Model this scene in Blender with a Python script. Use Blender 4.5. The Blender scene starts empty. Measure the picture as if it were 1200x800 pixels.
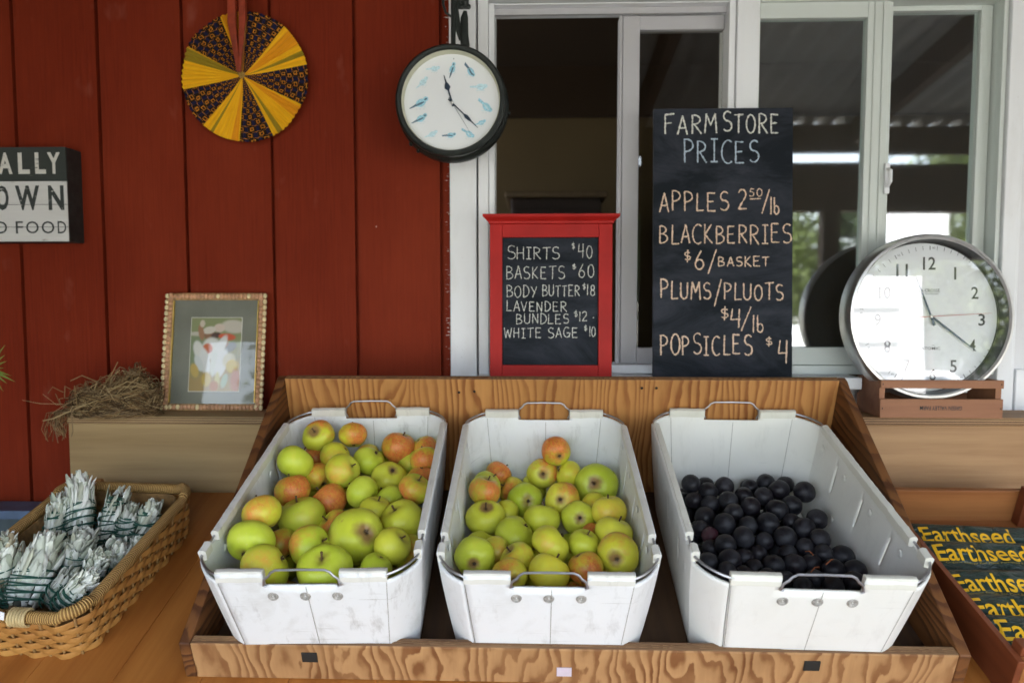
import bpy, bmesh, math, random
import numpy as np
from mathutils import Vector, Matrix, Quaternion
random.seed(7)
R = math.radians
sc = bpy.context.scene
COL = sc.collection

# ------------------------------------------------------------------ camera frame (used to read real positions off the survey of the place)
PITCH, YAW, FPX, DW, CZ = R(3.46), R(1.77), 800.0, 1.70, 1.50
CAM = Vector((0, -DW, CZ))
ROT = Matrix.Rotation(YAW, 3, 'Z') @ Matrix.Rotation(-PITCH, 3, 'X')
def ray(u, v): return ROT @ Vector(((u-600)/FPX, 1, -(v-400)/FPX))
def at(u, v, d=DW):                      # point seen at (u,v) on the vertical plane d metres in front of the camera
    q = ray(u, v); return CAM + q*(d/q.y)
TAU = R(17.6)
TO = Vector((.055, 1.051-DW, .893))      # the sloping table top: origin under the lip of the display tray
EV = Vector((0, math.cos(TAU), math.sin(TAU))); EW = Vector((0, -math.sin(TAU), math.cos(TAU)))
TM = Matrix.Translation(TO) @ Matrix.Rotation(TAU, 4, 'X')
def tp(x, v, w): return TM @ Vector((x, v, w))
def on_table(u, v, w=0):                 # table coordinates of the point seen at (u,v), w above the table top
    q = ray(u, v); k = ((TO-CAM).dot(EW)+w)/q.dot(EW); P = CAM+q*k-TO
    return Vector((P.x, P.dot(EV), P.dot(EW)))

# ------------------------------------------------------------------ nodes
class NT:
    def __init__(s, name, rough=.6, spec=.5):
        s.m = bpy.data.materials.new(name); s.m.use_nodes = True; s.t = s.m.node_tree
        s.b = s.t.nodes['Principled BSDF']; s.b.inputs['Roughness'].default_value = rough
        s.b.inputs['Specular IOR Level'].default_value = spec
        s.out = s.t.nodes['Material Output']
    def n(s, typ, ins=None, **kw):
        nd = s.t.nodes.new(typ)
        for k, v in kw.items(): setattr(nd, k, v)
        for k, v in (ins or {}).items():
            if isinstance(v, bpy.types.NodeSocket): s.t.links.new(v, nd.inputs[k])
            else: nd.inputs[k].default_value = v
        return nd
    def coord(s, which='Object', scale=(1,1,1), rot=(0,0,0), loc=(0,0,0)):
        tc = s.n('ShaderNodeTexCoord')
        mp = s.n('ShaderNodeMapping', {'Vector': tc.outputs[which], 'Scale': scale, 'Rotation': rot, 'Location': loc})
        return mp.outputs[0]
    def noise(s, vec, scale=5, detail=4, rough=.5, dist=0):
        return s.n('ShaderNodeTexNoise', {'Vector': vec, 'Scale': scale, 'Detail': detail, 'Roughness': rough, 'Distortion': dist}).outputs['Fac']
    def ramp(s, fac, stops, interp='LINEAR'):
        r = s.n('ShaderNodeValToRGB', {'Fac': fac}); cr = r.color_ramp; cr.interpolation = interp
        while len(cr.elements) < len(stops): cr.elements.new(.5)
        for e, (p, c) in zip(cr.elements, stops):
            e.position = p; e.color = (c, c, c, 1) if isinstance(c, (int, float)) else (*c, 1)
        return r.outputs[0]
    def mix(s, f, a, b, mode='MIX'):
        nd = s.n('ShaderNodeMix', data_type='RGBA', blend_type=mode)
        for i, v in ((0, f), (6, a), (7, b)):
            if isinstance(v, bpy.types.NodeSocket): s.t.links.new(v, nd.inputs[i])
            else: nd.inputs[i].default_value = v if i == 0 else (*v, 1)
        return nd.outputs[2]
    def math(s, op, a, b=0., c=None):
        nd = s.n('ShaderNodeMath', operation=op)
        for i, v in enumerate((a, b) if c is None else (a, b, c)):
            if isinstance(v, bpy.types.NodeSocket): s.t.links.new(v, nd.inputs[i])
            else: nd.inputs[i].default_value = v
        return nd.outputs[0]
    def sep(s, vec):
        nd = s.n('ShaderNodeSeparateXYZ', {'Vector': vec}); return nd.outputs
    def color(s, c):
        if isinstance(c, bpy.types.NodeSocket): s.t.links.new(c, s.b.inputs['Base Color'])
        else: s.b.inputs['Base Color'].default_value = (*c, 1)
        return s
    def roughness(s, c): s.t.links.new(c, s.b.inputs['Roughness']); return s
    def bump(s, h, strength=.3, dist=.002):
        nd = s.n('ShaderNodeBump', {'Height': h, 'Strength': strength, 'Distance': dist})
        s.t.links.new(nd.outputs[0], s.b.inputs['Normal']); return s

MATS = {}
def simple(name, col, rough=.6, metal=0, var=.12, scale=30, bump=.0, spec=.5):
    if name in MATS: return MATS[name]
    n = NT(name, rough, spec); n.b.inputs['Metallic'].default_value = metal
    f = n.noise(n.coord(), scale, 5)
    n.color(n.ramp(f, [(.3, tuple(c*(1-var) for c in col)), (.7, tuple(min(1, c*(1+var)) for c in col))]))
    if bump: n.bump(f, bump, .001)
    MATS[name] = n.m; return n.m

def red_paint():
    n = NT('red_barn_paint', .68, .12)
    g = n.noise(n.coord(scale=(60, 60, 2.2)), 3, 6, .6)
    b = n.noise(n.coord(scale=(1, 1, .6)), 2.2, 5, .6)
    c = n.mix(g, (.115, .0112, .0036), (.220, .0262, .0075))
    c = n.mix(n.math('MULTIPLY', n.ramp(b, [(.42, 0), (.72, 1)]), .45), c, (.30, .045, .016))
    # pale scuffs and specks that belong to the boards
    v = n.n('ShaderNodeTexVoronoi', {'Vector': n.coord(scale=(1, 1, .8)), 'Scale': 11.0, 'Randomness': 1.0})
    sp = n.math('LESS_THAN', v.outputs['Distance'], .022)
    keep = n.math('GREATER_THAN', n.noise(n.coord(), 3.1, 1), .50)
    c = n.mix(n.math('MULTIPLY', n.math('MULTIPLY', sp, keep), .7), c, (.55, .42, .36))
    sc_ = n.ramp(n.noise(n.coord(scale=(1, 1, .5)), 14, 3), [(.64, 0), (.76, 1)])
    c = n.mix(n.math('MULTIPLY', sc_, .22), c, (.42, .16, .11))
    # white brushed over the edge next to the trim
    x = n.sep(n.coord())[0]
    edge = n.math('MULTIPLY', n.math('GREATER_THAN', x, -.2185), n.math('GREATER_THAN', n.noise(n.coord(scale=(14, 14, 90)), 3.6, 4), .64))
    c = n.mix(edge, c, (.75, .72, .68))
    n.color(c); n.bump(n.math('ADD', g, n.math('MULTIPLY', b, .6)), .6, .0022)
    return n.m
def white_paint(name, col=(.80, .81, .83), dirt=.35, rough=.45):
    n = NT(name, rough, .4)
    d = n.ramp(n.noise(n.coord(scale=(1, 1, .35)), 9, 6, .65), [(.50, 0), (.78, 1)])
    f = n.ramp(n.noise(n.coord(), 160, 2), [(.72, 0), (.76, 1)])
    c = n.mix(n.math('MULTIPLY', d, dirt), col, (.52, .49, .43))
    c = n.mix(n.math('MULTIPLY', f, .25), c, (.35, .31, .26))
    n.color(c); n.bump(n.noise(n.coord(scale=(40, 40, 3)), 3, 4), .15, .001)
    return n.m
def plywood(name, light, dark, axis='z', rings=15, scale=4.2, stretch=.16, rough=.55, rot=0, freq=22):
    """rotary cut softwood plywood: cathedral figures are the contour lines of a stretched noise"""
    n = NT(name, rough, .35)
    s = {'z': (1, 1, stretch), 'x': (stretch, 1, 1), 'y': (1, stretch, 1)}[axis]
    co = n.coord(rot=(rot, 0, 0)); mp = n.n('ShaderNodeMapping', {'Vector': co, 'Scale': s}).outputs[0]
    big = n.noise(mp, scale, 2.5, .5, .15)
    wob = n.noise(n.coord(scale=s), scale*9, 3)
    xyz = n.sep(co); ax_ = {'z': xyz[0], 'x': xyz[2], 'y': xyz[2]}[axis]
    v = n.math('ADD', n.math('MULTIPLY', ax_, freq), n.math('ADD', n.math('MULTIPLY', big, rings), n.math('MULTIPLY', wob, .5)))
    f = n.math('FRACT', v)
    f2 = n.mix(n.ramp(n.noise(n.coord(), 12, 3), [(.35, .45), (.7, 1)]), (.35, .35, .35), n.ramp(f, [(.0, .1), (.10, 0), (.45, .25), (.72, 1), (.93, 1), (1.0, .1)]))
    fine = n.noise(n.coord(scale=tuple(14*k for k in {'z': (1, 1, .06), 'x': (.06, 1, 1), 'y': (1, .06, 1)}[axis])), 9, 5, .7)
    c = n.mix(f2, light, dark)
    c = n.mix(n.math('MULTIPLY', fine, .35), c, tuple(k*.45 for k in dark))
    blot = n.ramp(n.noise(n.coord(), 6, 4), [(.55, 0), (.75, 1)])
    c = n.mix(n.math('MULTIPLY', blot, .30), c, tuple(k*.55 for k in dark))
    n.color(c); n.bump(n.math('ADD', f2, fine), .3, .0012)
    return n.m
def timber(name, light, dark, axis='y', freq=26, rough=.45, var=.5):
    n = NT(name, rough, .4)
    st = {'x': (.05, 1, 1), 'y': (1, .05, 1), 'z': (1, 1, .05)}[axis]
    a = n.noise(n.coord(scale=st), freq, 6, .65, .15); b = n.noise(n.coord(scale=tuple(1 if k == 1 else .25 for k in st)), 4, 3)
    c = n.mix(n.ramp(a, [(.32, 0), (.68, 1)]), light, dark)
    c = n.mix(n.math('MULTIPLY', b, var), c, tuple(k*.6 for k in dark))
    n.color(c); n.bump(a, .2, .001)
    return n.m
def chalk(name, col):
    n = NT(name, .95, .1)
    f = n.ramp(n.noise(n.coord(), 520, 3, .7), [(.34, 0), (.50, 1)])
    n.color(n.mix(f, tuple(k*.30 for k in col), col)); return n.m
def slate():
    n = NT('chalkboard_black', .75, .2)
    f = n.noise(n.coord(scale=(.5, 1, 1.3)), 7, 6, .7, .6)
    g = n.ramp(f, [(.40, 0), (.74, 1)])
    n.color(n.mix(n.math('MULTIPLY', g, .62), (.0065, .0095, .014), (.075, .080, .105))); return n.m
def glass(name, f0=.10, tint=(.86, .9, .88), rough=.012, haze=.0):
    n = NT(name); n.t.nodes.remove(n.b)
    fc = n.n('ShaderNodeLayerWeight', {'Blend': .5}).outputs['Facing']
    fr = n.math('ADD', n.math('MULTIPLY', n.math('POWER', fc, 5.), 1-f0), f0); tr = n.n('ShaderNodeBsdfTransparent', {'Color': (*tint, 1)})
    gl = n.n('ShaderNodeBsdfGlossy', {'Color': (.95, .95, .95, 1), 'Roughness': rough})
    df = n.n('ShaderNodeBsdfDiffuse', {'Color': (.6, .6, .62, 1)})
    m0 = n.n('ShaderNodeMixShader', {0: haze, 1: tr.outputs[0], 2: df.outputs[0]}); tr = m0  # diffuse share mixed in as a milky haze over the reflections
    mx = n.n('ShaderNodeMixShader', {0: fr, 1: tr.outputs[0], 2: gl.outputs[0]})
    n.t.links.new(mx.outputs[0], n.out.inputs[0]); return n.m
def tote_mat(name, col, warm, dirt):
    n = NT(name, .42, .4)
    g = n.ramp(n.noise(n.coord(), 11, 6, .7, .4), [(.50, 0), (.80, 1)])
    sm = n.ramp(n.noise(n.coord(scale=(1, 1, .25)), 34, 5, .75), [(.56, 0), (.80, 1)])
    c = n.mix(n.math('MULTIPLY', n.noise(n.coord(), 3, 2), .8), col, warm)
    c = n.mix(n.math('MULTIPLY', g, dirt), c, (.36, .33, .28))
    c = n.mix(n.math('MULTIPLY', sm, dirt*1.3), c, (.22, .20, .17))
    for rz_, th in ((.5, .0), (-.9, 3.)):
        k_ = n.ramp(n.noise(n.coord(scale=(1.2, 1.2, 30), rot=(rz_, rz_*.7, 0), loc=(th, 0, 0)), 7, 3, .6), [(.66, 0), (.70, 1)])
        c = n.mix(n.math('MULTIPLY', n.math('MULTIPLY', k_, n.ramp(n.noise(n.coord(), 8+th, 2), [(.45, 0), (.6, 1)])), dirt*1.2), c, (.28, .26, .23))
    n.color(c)
    w = n.n('ShaderNodeTexWave', {'Vector': n.coord('UV', scale=(190, 0, 0)), 'Scale': 1.0}, wave_type='BANDS', bands_direction='X').outputs['Fac']
    n.bump(n.math('ADD', n.math('MULTIPLY', w, .35), n.noise(n.coord(), 22, 4)),   .38, .0018)
    return n.m
def apple_mat():
    n = NT('apple_skin', .36, .32)
    oi = n.n('ShaderNodeObjectInfo'); cr = n.n('ShaderNodeSeparateColor', {'Color': oi.outputs['Color']})
    blush, rus, yel = cr.outputs[0], cr.outputs[1], cr.outputs[2]
    co = n.coord(); x, y, z = n.sep(co)[:3]
    off = n.n('ShaderNodeVectorMath', {0: co, 1: n.n('ShaderNodeCombineXYZ', {'X': n.math('MULTIPLY', oi.outputs['Random'], 9.)}).outputs[0]}, operation='ADD').outputs[0]
    big = n.noise(off, 24, 3, .6); fine = n.noise(off, 190, 4, .7)
    green = n.mix(yel, (.42, .54, .035), (.80, .66, .05))
    green = n.mix(n.math('MULTIPLY', n.ramp(big, [(.38, 0), (.70, 1)]), .55), green, (.66, .70, .09))
    st = n.noise(n.n('ShaderNodeMapping', {'Vector': off, 'Scale': (1, 1, .18)}).outputs[0], 160, 3)
    # blush sits on the +x cheek, streaked from stem to eye
    a = n.math('ADD', n.math('MULTIPLY', x, 22.), n.math('MULTIPLY', n.math('SUBTRACT', big, .5), 3.2))
    a = n.math('ADD', a, n.math('MULTIPLY', n.math('SUBTRACT', blush, .58), 2.0))
    a = n.math('ADD', a, n.math('MULTIPLY', n.math('SUBTRACT', st, .5), .45))
    a = n.ramp(a, [(-.0, 0), (1.0, 1)])
    a = n.math('MULTIPLY', a, n.ramp(fine, [(.25, .62), (.6, 1)]))
    bc = n.mix(n.ramp(n.math('ADD', n.math('MULTIPLY', st, .4), n.math('MULTIPLY', big, .6)), [(.40, 0), (.62, 1)]), (.47, .030, .022), (.74, .13, .05))
    c = n.mix(n.math('MULTIPLY', a, n.math('MINIMUM', n.math('MULTIPLY', blush, 1.5), .88)), green, bc)
    # pale lenticels
    v = n.n('ShaderNodeTexVoronoi', {'Vector': off, 'Scale': 170.0}).outputs['Distance']
    c = n.mix(n.math('MULTIPLY', n.math('LESS_THAN', v, .13), .45), c, (.62, .55, .26))
    # russet round both ends
    rr = n.math('SQRT', n.math('ADD', n.math('MULTIPLY', x, x), n.math('MULTIPLY', y, y)))
    r2 = n.math('ADD', rr, n.math('MULTIPLY', n.math('SUBTRACT', big, .5), .030))
    ring = n.ramp(n.math('MULTIPLY', n.math('SUBTRACT', r2, n.math('MULTIPLY', rus, .0045)), 30.), [(.10, 1), (.36, 0)])
    ends = n.math('MULTIPLY', ring, n.math('MINIMUM', n.math('ADD', n.math('MULTIPLY', rus, 1.3), .35), 1.0))
    c = n.mix(ends, c, (.30, .18, .06))
    deep = n.ramp(n.math('MULTIPLY', rr, 100.), [(.15, 1), (.52, 0)])
    c = n.mix(n.math('MULTIPLY', deep, .8), c, (.06, .035, .015))
    patch = n.math('MULTIPLY', n.ramp(n.noise(off, 34, 5, .7), [(.62, 0), (.72, 1)]), n.math('MULTIPLY', rus, .6))
    c = n.mix(patch, c, (.30, .17, .055))
    n.color(c); n.roughness(n.ramp(fine, [(.3, .30), (.7, .48)])); n.bump(big, .2, .003)
    n.b.inputs['Coat Weight'].default_value = .0; n.b.inputs['Coat Roughness'].default_value = .2
    return n.m
def plum_mat():
    n = NT('plum_skin', .55, .28)
    oi = n.n('ShaderNodeObjectInfo'); co = n.coord()
    off = n.n('ShaderNodeVectorMath', {0: co, 1: n.n('ShaderNodeCombineXYZ', {'Y': n.math('MULTIPLY', oi.outputs['Random'], 7.)}).outputs[0]}, operation='ADD').outputs[0]
    b = n.ramp(n.noise(off, 42, 5, .7, .5), [(.40, 0), (.75, 1)])
    base = n.mix(n.math('MAXIMUM', n.sep(oi.outputs['Color'])[0], n.math('MULTIPLY', oi.outputs['Random'], .05)), (.007, .0065, .009), (.06, .008, .014))
    n.color(n.mix(n.math('MULTIPLY', b, .8), base, (.050, .051, .058)))
    n.roughness(n.ramp(b, [(0, .36), (1, .68)])); return n.m

# ------------------------------------------------------------------ mesh helpers
def link(o, parent=None):
    COL.objects.link(o)
    if parent is not None: o.parent = parent
    return o
def tag(o, label=None, cat=None, group=None, kind=None):
    for k, v in (('label', label), ('category', cat), ('group', group), ('kind', kind)):
        if v: o[k] = v
    return o
def thing(name, label, cat, M=None, group=None):
    o = bpy.data.objects.new(name, None); o.empty_display_size = .05; link(o)
    if M is not None: o.matrix_world = M
    return tag(o, label, cat, group)
class MB:
    def __init__(s): s.v = []; s.f = []; s.mi = []; s.uv = None
    def add(s, vs, fs, M=None, mi=0):
        k = len(s.v); s.v += [tuple(M @ Vector(p)) if M is not None else tuple(p) for p in vs]
        s.f += [tuple(k+i for i in f) for f in fs]; s.mi += [mi]*len(fs); return s
    def box(s, x0, x1, y0, y1, z0, z1, M=None, mi=0):
        vs = [(x, y, z) for z in (z0, z1) for y in (y0, y1) for x in (x0, x1)]
        return s.add(vs, [(0, 2, 3, 1), (4, 5, 7, 6), (0, 1, 5, 4), (2, 6, 7, 3), (0, 4, 6, 2), (1, 3, 7, 5)], M, mi)
    def tube(s, pts, r, n=8, closed=False, M=None, mi=0, flat=1.0):
        pts = [Vector(p) for p in pts]; N = len(pts); vs = []; up = None
        for i, p in enumerate(pts):
            a = pts[(i-1) % N] if (closed or i) else p; b = pts[(i+1) % N] if (closed or i < N-1) else p
            t = (b-a); t = t.normalized() if t.length > 1e-9 else Vector((0, 0, 1))
            if up is None:
                up = Vector((0, 0, 1)) if abs(t.z) < .9 else Vector((1, 0, 0))
            up = (up - t*up.dot(t)); up = up.normalized() if up.length > 1e-6 else t.orthogonal().normalized()
            sd = t.cross(up); rr = r[i] if isinstance(r, (list, tuple)) else r
            for k in range(n):
                an = 2*math.pi*k/n; vs.append(p + sd*(math.cos(an)*rr*flat) + up*(math.sin(an)*rr))
        fs = []
        for i in range(N if closed else N-1):
            j = (i+1) % N
            for k in range(n): fs.append((i*n+k, i*n+(k+1) % n, j*n+(k+1) % n, j*n+k))
        if not closed: fs += [tuple(range(n-1, -1, -1)), tuple((N-1)*n+k for k in range(n))]
        return s.add(vs, fs, M, mi)
    def lathe(s, prof, n=48, M=None, mi=0, cap=False):        # prof: (radius, z) about local z
        vs = []; fs = []
        for (r, z) in prof:
            for k in range(n):
                a = 2*math.pi*k/n; vs.append((r*math.cos(a), r*math.sin(a), z))
        for i in range(len(prof)-1):
            for k in range(n): fs.append((i*n+k, i*n+(k+1) % n, (i+1)*n+(k+1) % n, (i+1)*n+k))
        if cap: fs += [tuple(range(n-1, -1, -1)), tuple((len(prof)-1)*n+k for k in range(n))]
        return s.add(vs, fs, M, mi)
    def prism(s, poly, y0, y1, M=None, mi=0):                 # poly of (x,z), extruded along y
        n = len(poly); vs = [(x, y0, z) for x, z in poly]+[(x, y1, z) for x, z in poly]
        fs = [tuple(range(n)), tuple(range(2*n-1, n-1, -1))]+[(i+n, (i+1) % n+n, (i+1) % n, i) for i in range(n)]
        return s.add(vs, fs, M, mi)
    def ico(s, c, rx, ry, rz, M=None, mi=0, nu=8, nv=6):
        vs = []; fs = []
        for i in range(nv+1):
            th = math.pi*i/nv
            for k in range(nu):
                a = 2*math.pi*k/nu; vs.append((c[0]+rx*math.sin(th)*math.cos(a), c[1]+ry*math.sin(th)*math.sin(a), c[2]+rz*math.cos(th)))
        for i in range(nv):
            for k in range(nu): fs.append((i*nu+k, (i+1)*nu+k, (i+1)*nu+(k+1) % nu, i*nu+(k+1) % nu))
        return s.add(vs, fs, M, mi)
    def build(s, name, mats, parent=None, smooth=False, bevel=0, autosm=True):
        me = bpy.data.meshes.new(name); me.from_pydata(s.v, [], s.f)
        for m in (mats if isinstance(mats, (list, tuple)) else [mats]): me.materials.append(m)
        if any(s.mi): me.polygons.foreach_set('material_index', s.mi)
        bm = bmesh.new(); bm.from_mesh(me); bmesh.ops.remove_doubles(bm, verts=bm.verts, dist=1e-6)
        bmesh.ops.recalc_face_normals(bm, faces=bm.faces); bm.to_mesh(me); bm.free()
        if smooth:
            for p in me.polygons: p.use_smooth = True
            if autosm: me.set_sharp_from_angle(angle=R(38))
        o = bpy.data.objects.new(name, me); link(o, parent)
        if bevel:
            b = o.modifiers.new('bevel', 'BEVEL'); b.width = bevel; b.segments = 2; b.limit_method = 'ANGLE'; b.angle_limit = R(40)
        return o
def bx(name, x0, x1, y0, y1, z0, z1, mat, parent=None, bevel=.002, M=None):
    return MB().box(x0, x1, y0, y1, z0, z1, M).build(name, mat, parent, bevel=bevel)
def text_mesh(body, size=1., offset=0., extrude=.0, shear=0.):
    cu = bpy.data.curves.new('lettering', 'FONT'); cu.body = body; cu.size = size; cu.offset = offset; cu.extrude = extrude
    cu.shear = shear; cu.resolution_u = 3; cu.align_x = 'LEFT'
    o = bpy.data.objects.new('lettering', cu); COL.objects.link(o)
    dg = bpy.context.evaluated_depsgraph_get(); me = bpy.data.meshes.new_from_object(o.evaluated_get(dg))
    vs = [tuple(v.co) for v in me.vertices]; fs = [tuple(p.vertices) for p in me.polygons]
    bpy.data.objects.remove(o); bpy.data.curves.remove(cu); bpy.data.meshes.remove(me)
    return vs, fs
def fit_text(mb, body, x0, x1, z0, z1, y, offset=0., mi=0, M=None, extrude=.0):
    """lettering in the local XZ plane filling the box x0..x1, z0..z1"""
    vs, fs = text_mesh(body, 1., offset)
    xs = [p[0] for p in vs]; ys = [p[1] for p in vs]; a, b = min(xs), max(xs); c, d = min(ys), max(ys)
    out = [(x0+(p[0]-a)/(b-a)*(x1-x0), y, z0+(p[1]-c)/(d-c)*(z1-z0)) for p in vs]
    mb.add(out, fs, M, mi)

# chalk handwriting: strokes on a 4 x 6 grid
def arc(cx, cy, rx, ry, a0, a1, n=10): return [(cx+rx*math.cos(R(a0+(a1-a0)*i/n)), cy+ry*math.sin(R(a0+(a1-a0)*i/n))) for i in range(n+1)]
G = {
 'A': [[(0, 0), (1.9, 6)], [(1.9, 6), (3.6, 0)], [(.5, 2), (3.2, 2.1)]],
 'B': [[(.2, 0), (.2, 6)], [(.2, 6)]+arc(.6, 4.6, 2.4, 1.4, 85, -85)+[(.3, 3.1)], [(.3, 3.1)]+arc(.7, 1.6, 2.9, 1.6, 85, -85)+[(.1, 0)]],
 'C': [arc(2.3, 3, 2.2, 3, 55, 305, 14)],
 'D': [[(.3, 0), (.3, 6)], [(.2, 6)]+arc(.5, 3, 3, 3, 85, -85, 12)+[(.2, 0)]],
 'E': [[(3.1, 5.8), (.3, 5.9), (.3, .1), (3.3, .1)], [(.3, 3.1), (2.6, 3.2)]],
 'F': [[(3.4, 6), (.3, 5.8), (.3, 0)], [(.3, 3.1), (2.5, 3.3)]],
 'G': [arc(2.3, 3, 2.1, 3, 55, 350, 16), [(2.2, 2.6), (4, 2.6), (3.9, .2)]],
 'H': [[(.2, 0), (.3, 6)], [(3.3, 0), (3.3, 6)], [(.3, 3), (3.3, 3.1)]],
 'I': [[(1.4, 0), (1.4, 6)], [(.3, 6), (2.6, 6)], [(.2, 0), (2.6, 0)]],
 'K': [[(.3, 0), (.3, 6)], [(3, 6), (.4, 2.8), (3.4, 0)]],
 'L': [[(.4, 6), (.2, .1), (3, .2)]],
 'M': [[(0, 0), (.6, 6), (2.1, 2.4), (3.7, 6), (4.2, 0)]],
 'N': [[(.2, 0), (.3, 6), (3.3, .1), (3.4, 6)]],
 'O': [arc(2, 3, 1.9, 3, 95, 455, 18)],
 'P': [[(.4, 0), (.3, 6)], [(.2, 5.9)]+arc(.8, 4.4, 2.5, 1.6, 85, -85)+[(.4, 2.8)]],
 'R': [[(.3, 0), (.3, 6)], [(.2, 5.9)]+arc(.7, 4.5, 2.5, 1.5, 85, -85)+[(.5, 3)], [(1, 3), (3.6, 0)]],
 'S': [arc(2, 4.5, 1.6, 1.45, 40, 250, 9)+arc(1.8, 1.6, 1.8, 1.55, 80, -140, 10)],
 'T': [[(0, 5.8), (3.8, 6)], [(1.9, 5.9), (1.8, 0)]],
 'U': [[(.2, 6), (.2, 2)]+arc(1.8, 1.8, 1.6, 1.8, 180, 360, 8)+[(3.5, 6)]],
 'V': [[(0, 6), (1.8, 0), (3.6, 6)]],
 'W': [[(0, 6), (.9, 0), (2.2, 4.6), (3.5, 0), (4.6, 6)]],
 'Y': [[(0, 6), (1.8, 3)], [(3.6, 6), (1, 0)]],
 '0': [arc(1.9, 3, 1.7, 3, 95, 455, 18)],
 '1': [[(1, 6), (.9, 0)]],
 '2': [arc(1.7, 4.5, 1.5, 1.5, 160, -30, 9)+[(.2, .1), (3.5, .2)]],
 '4': [[(.8, 6), (.3, 2.6), (3.3, 2.8)], [(3, 6), (2.8, 0)]],
 '5': [[(3.2, 6), (.8, 6), (.6, 3.6)]+arc(1.5, 1.9, 1.7, 1.9, 110, -140, 10)],
 '6': [[(2.4, 6), (.6, 3)]+arc(1.8, 1.6, 1.5, 1.6, 150, 510, 14)],
 '8': [arc(1.8, 4.5, 1.3, 1.4, 60, 270, 9)+arc(1.8, 1.5, 1.6, 1.5, 90, -270, 12)+arc(1.8, 4.5, 1.3, 1.4, -70, 60, 5)],
 '$': [arc(1.8, 4.3, 1.4, 1.2, 40, 250, 8)+arc(1.7, 1.8, 1.5, 1.3, 80, -140, 8), [(1.9, 7), (1.7, -1)]],
 '/': [[(2.6, 7), (.2, -1)]], '.': [[(.4, .3), (.8, .4)]], 'l': [[(.6, 6), (.5, 0)]],
 'b': [[(.3, 6), (.3, .6)]+arc(1.6, 1.5, 1.5, 1.5, 200, 520, 12)],
 '-': [[(0, 3), (3, 3.2)]],
}
WID = {'I': 2.9, '1': 1.8, '/': 2.8, '.': 1.3, 'l': 1.4, 'M': 4.6, 'W': 4.9, 'L': 3.3, '$': 3.4, 'b': 3.4, 'O': 4.2, 'C': 4.1, 'G': 4.4}
def write(mb, s, u0, u1, vt, vb, conv, w=1.5, mi=0, rng=random, slope=0., y=-.0006, big=1.0):
    """handwrite s between u0..u1, vt (top) .. vb (baseline), conv maps board pixels to local x,z; w stroke width"""
    tot = sum(WID.get(c, 3.9)+1.0 if c != ' ' else 3 for c in s)-1.0; kx = (u1-u0)/tot; ky = (vb-vt)/6.; x = 0
    for ci, c in enumerate(s):
        if c == ' ': x += 3; continue
        jx, jy, js = rng.uniform(-.2, .2), rng.uniform(-.3, .3), rng.uniform(.93, 1.07)
        if ci == 0: js *= big
        for st in G[c]:
            P = []
            for i in range(len(st)-1 or 1):
                a = st[i]; b = st[min(i+1, len(st)-1)]; L = math.hypot((b[0]-a[0])*kx, (b[1]-a[1])*ky); m = max(1, int(L/1.3))
                for t in range(m): P.append((a[0]+(b[0]-a[0])*t/m, a[1]+(b[1]-a[1])*t/m))
            P.append(st[-1])
            Q = []
            for (a, b) in P:
                uu = u0+(x+jx+a*js)*kx; vv = vb-(b*js+jy)*ky+slope*(uu-u0)
                Q.append(Vector((uu+rng.uniform(-.16, .16), vv+rng.uniform(-.16, .16))))
            for i in range(len(Q)-1):
                d = Q[i+1]-Q[i]
                if d.length < 1e-6: continue
                d.normalize(); nn = Vector((-d.y, d.x)); wa = w*rng.uniform(.20, .58); wb = w*rng.uniform(.20, .58)
                a = Q[i]-d*.25; b = Q[i+1]+d*.25
                quad = [a-nn*wa, a+nn*wa, b+nn*wb, b-nn*wb]
                yy = y-rng.uniform(0, .00025)
                mb.add([(conv(*q)[0], yy, conv(*q)[1]) for q in quad], [(0, 1, 2, 3)], None, mi)
        x += WID.get(c, 3.9)+1.0

# ------------------------------------------------------------------ materials
M_RED = red_paint(); M_WHITE = white_paint('white_trim_paint'); M_SIDING = white_paint('white_siding_paint', (.72, .72, .74), .3, .6)
M_VINYL = white_paint('pale_vinyl_frame', (.60, .64, .61), .25, .4); M_GREY = white_paint('grey_sash', (.46, .45, .47), .3, .5)
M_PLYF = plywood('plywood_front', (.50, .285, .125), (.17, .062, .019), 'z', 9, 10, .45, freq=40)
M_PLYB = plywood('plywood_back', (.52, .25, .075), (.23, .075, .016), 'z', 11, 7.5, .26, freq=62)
M_PLYS = plywood('plywood_side_shaded', (.20, .078, .022), (.060, .019, .006), 'y', 10, 7, .2, freq=60)  # side boards darkened: the shade inside the tray is put into the colour
M_PLYE = timber('plywood_edge', (.30, .17, .08), (.10, .05, .025), 'x', 60, .7)
M_PLYEY = timber('plywood_edge_side', (.30, .17, .08), (.10, .05, .025), 'y', 60, .7)
M_TABLE = timber('varnished_table_wood', (.46, .185, .042), (.27, .085, .016), 'y', 18, .33, .35)
M_LEDGE = timber('weathered_ledge_wood', (.47, .33, .16), (.27, .175, .075), 'x', 20, .7, .6)
M_LEDGE2 = timber('pink_worn_ledge_wood', (.48, .29, .14), (.28, .145, .06), 'x', 18, .6, .3)
M_CRATE = timber('small_crate_wood', (.36, .16, .075), (.22, .085, .04), 'x', 22, .6, .3)
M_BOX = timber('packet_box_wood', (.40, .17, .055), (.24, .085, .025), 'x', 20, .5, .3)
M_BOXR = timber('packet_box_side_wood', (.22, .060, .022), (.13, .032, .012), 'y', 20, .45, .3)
M_SLATE = slate(); M_CHW = chalk('white_chalk', (.72, .72, .66)); M_CHB = chalk('blue_chalk', (.45, .54, .64)); M_CHO = chalk('peach_chalk', (.76, .56, .42))
M_REDF = simple('red_frame_paint', (.38, .014, .011), .5, 0, .15, 12, .1, .2)
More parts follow.
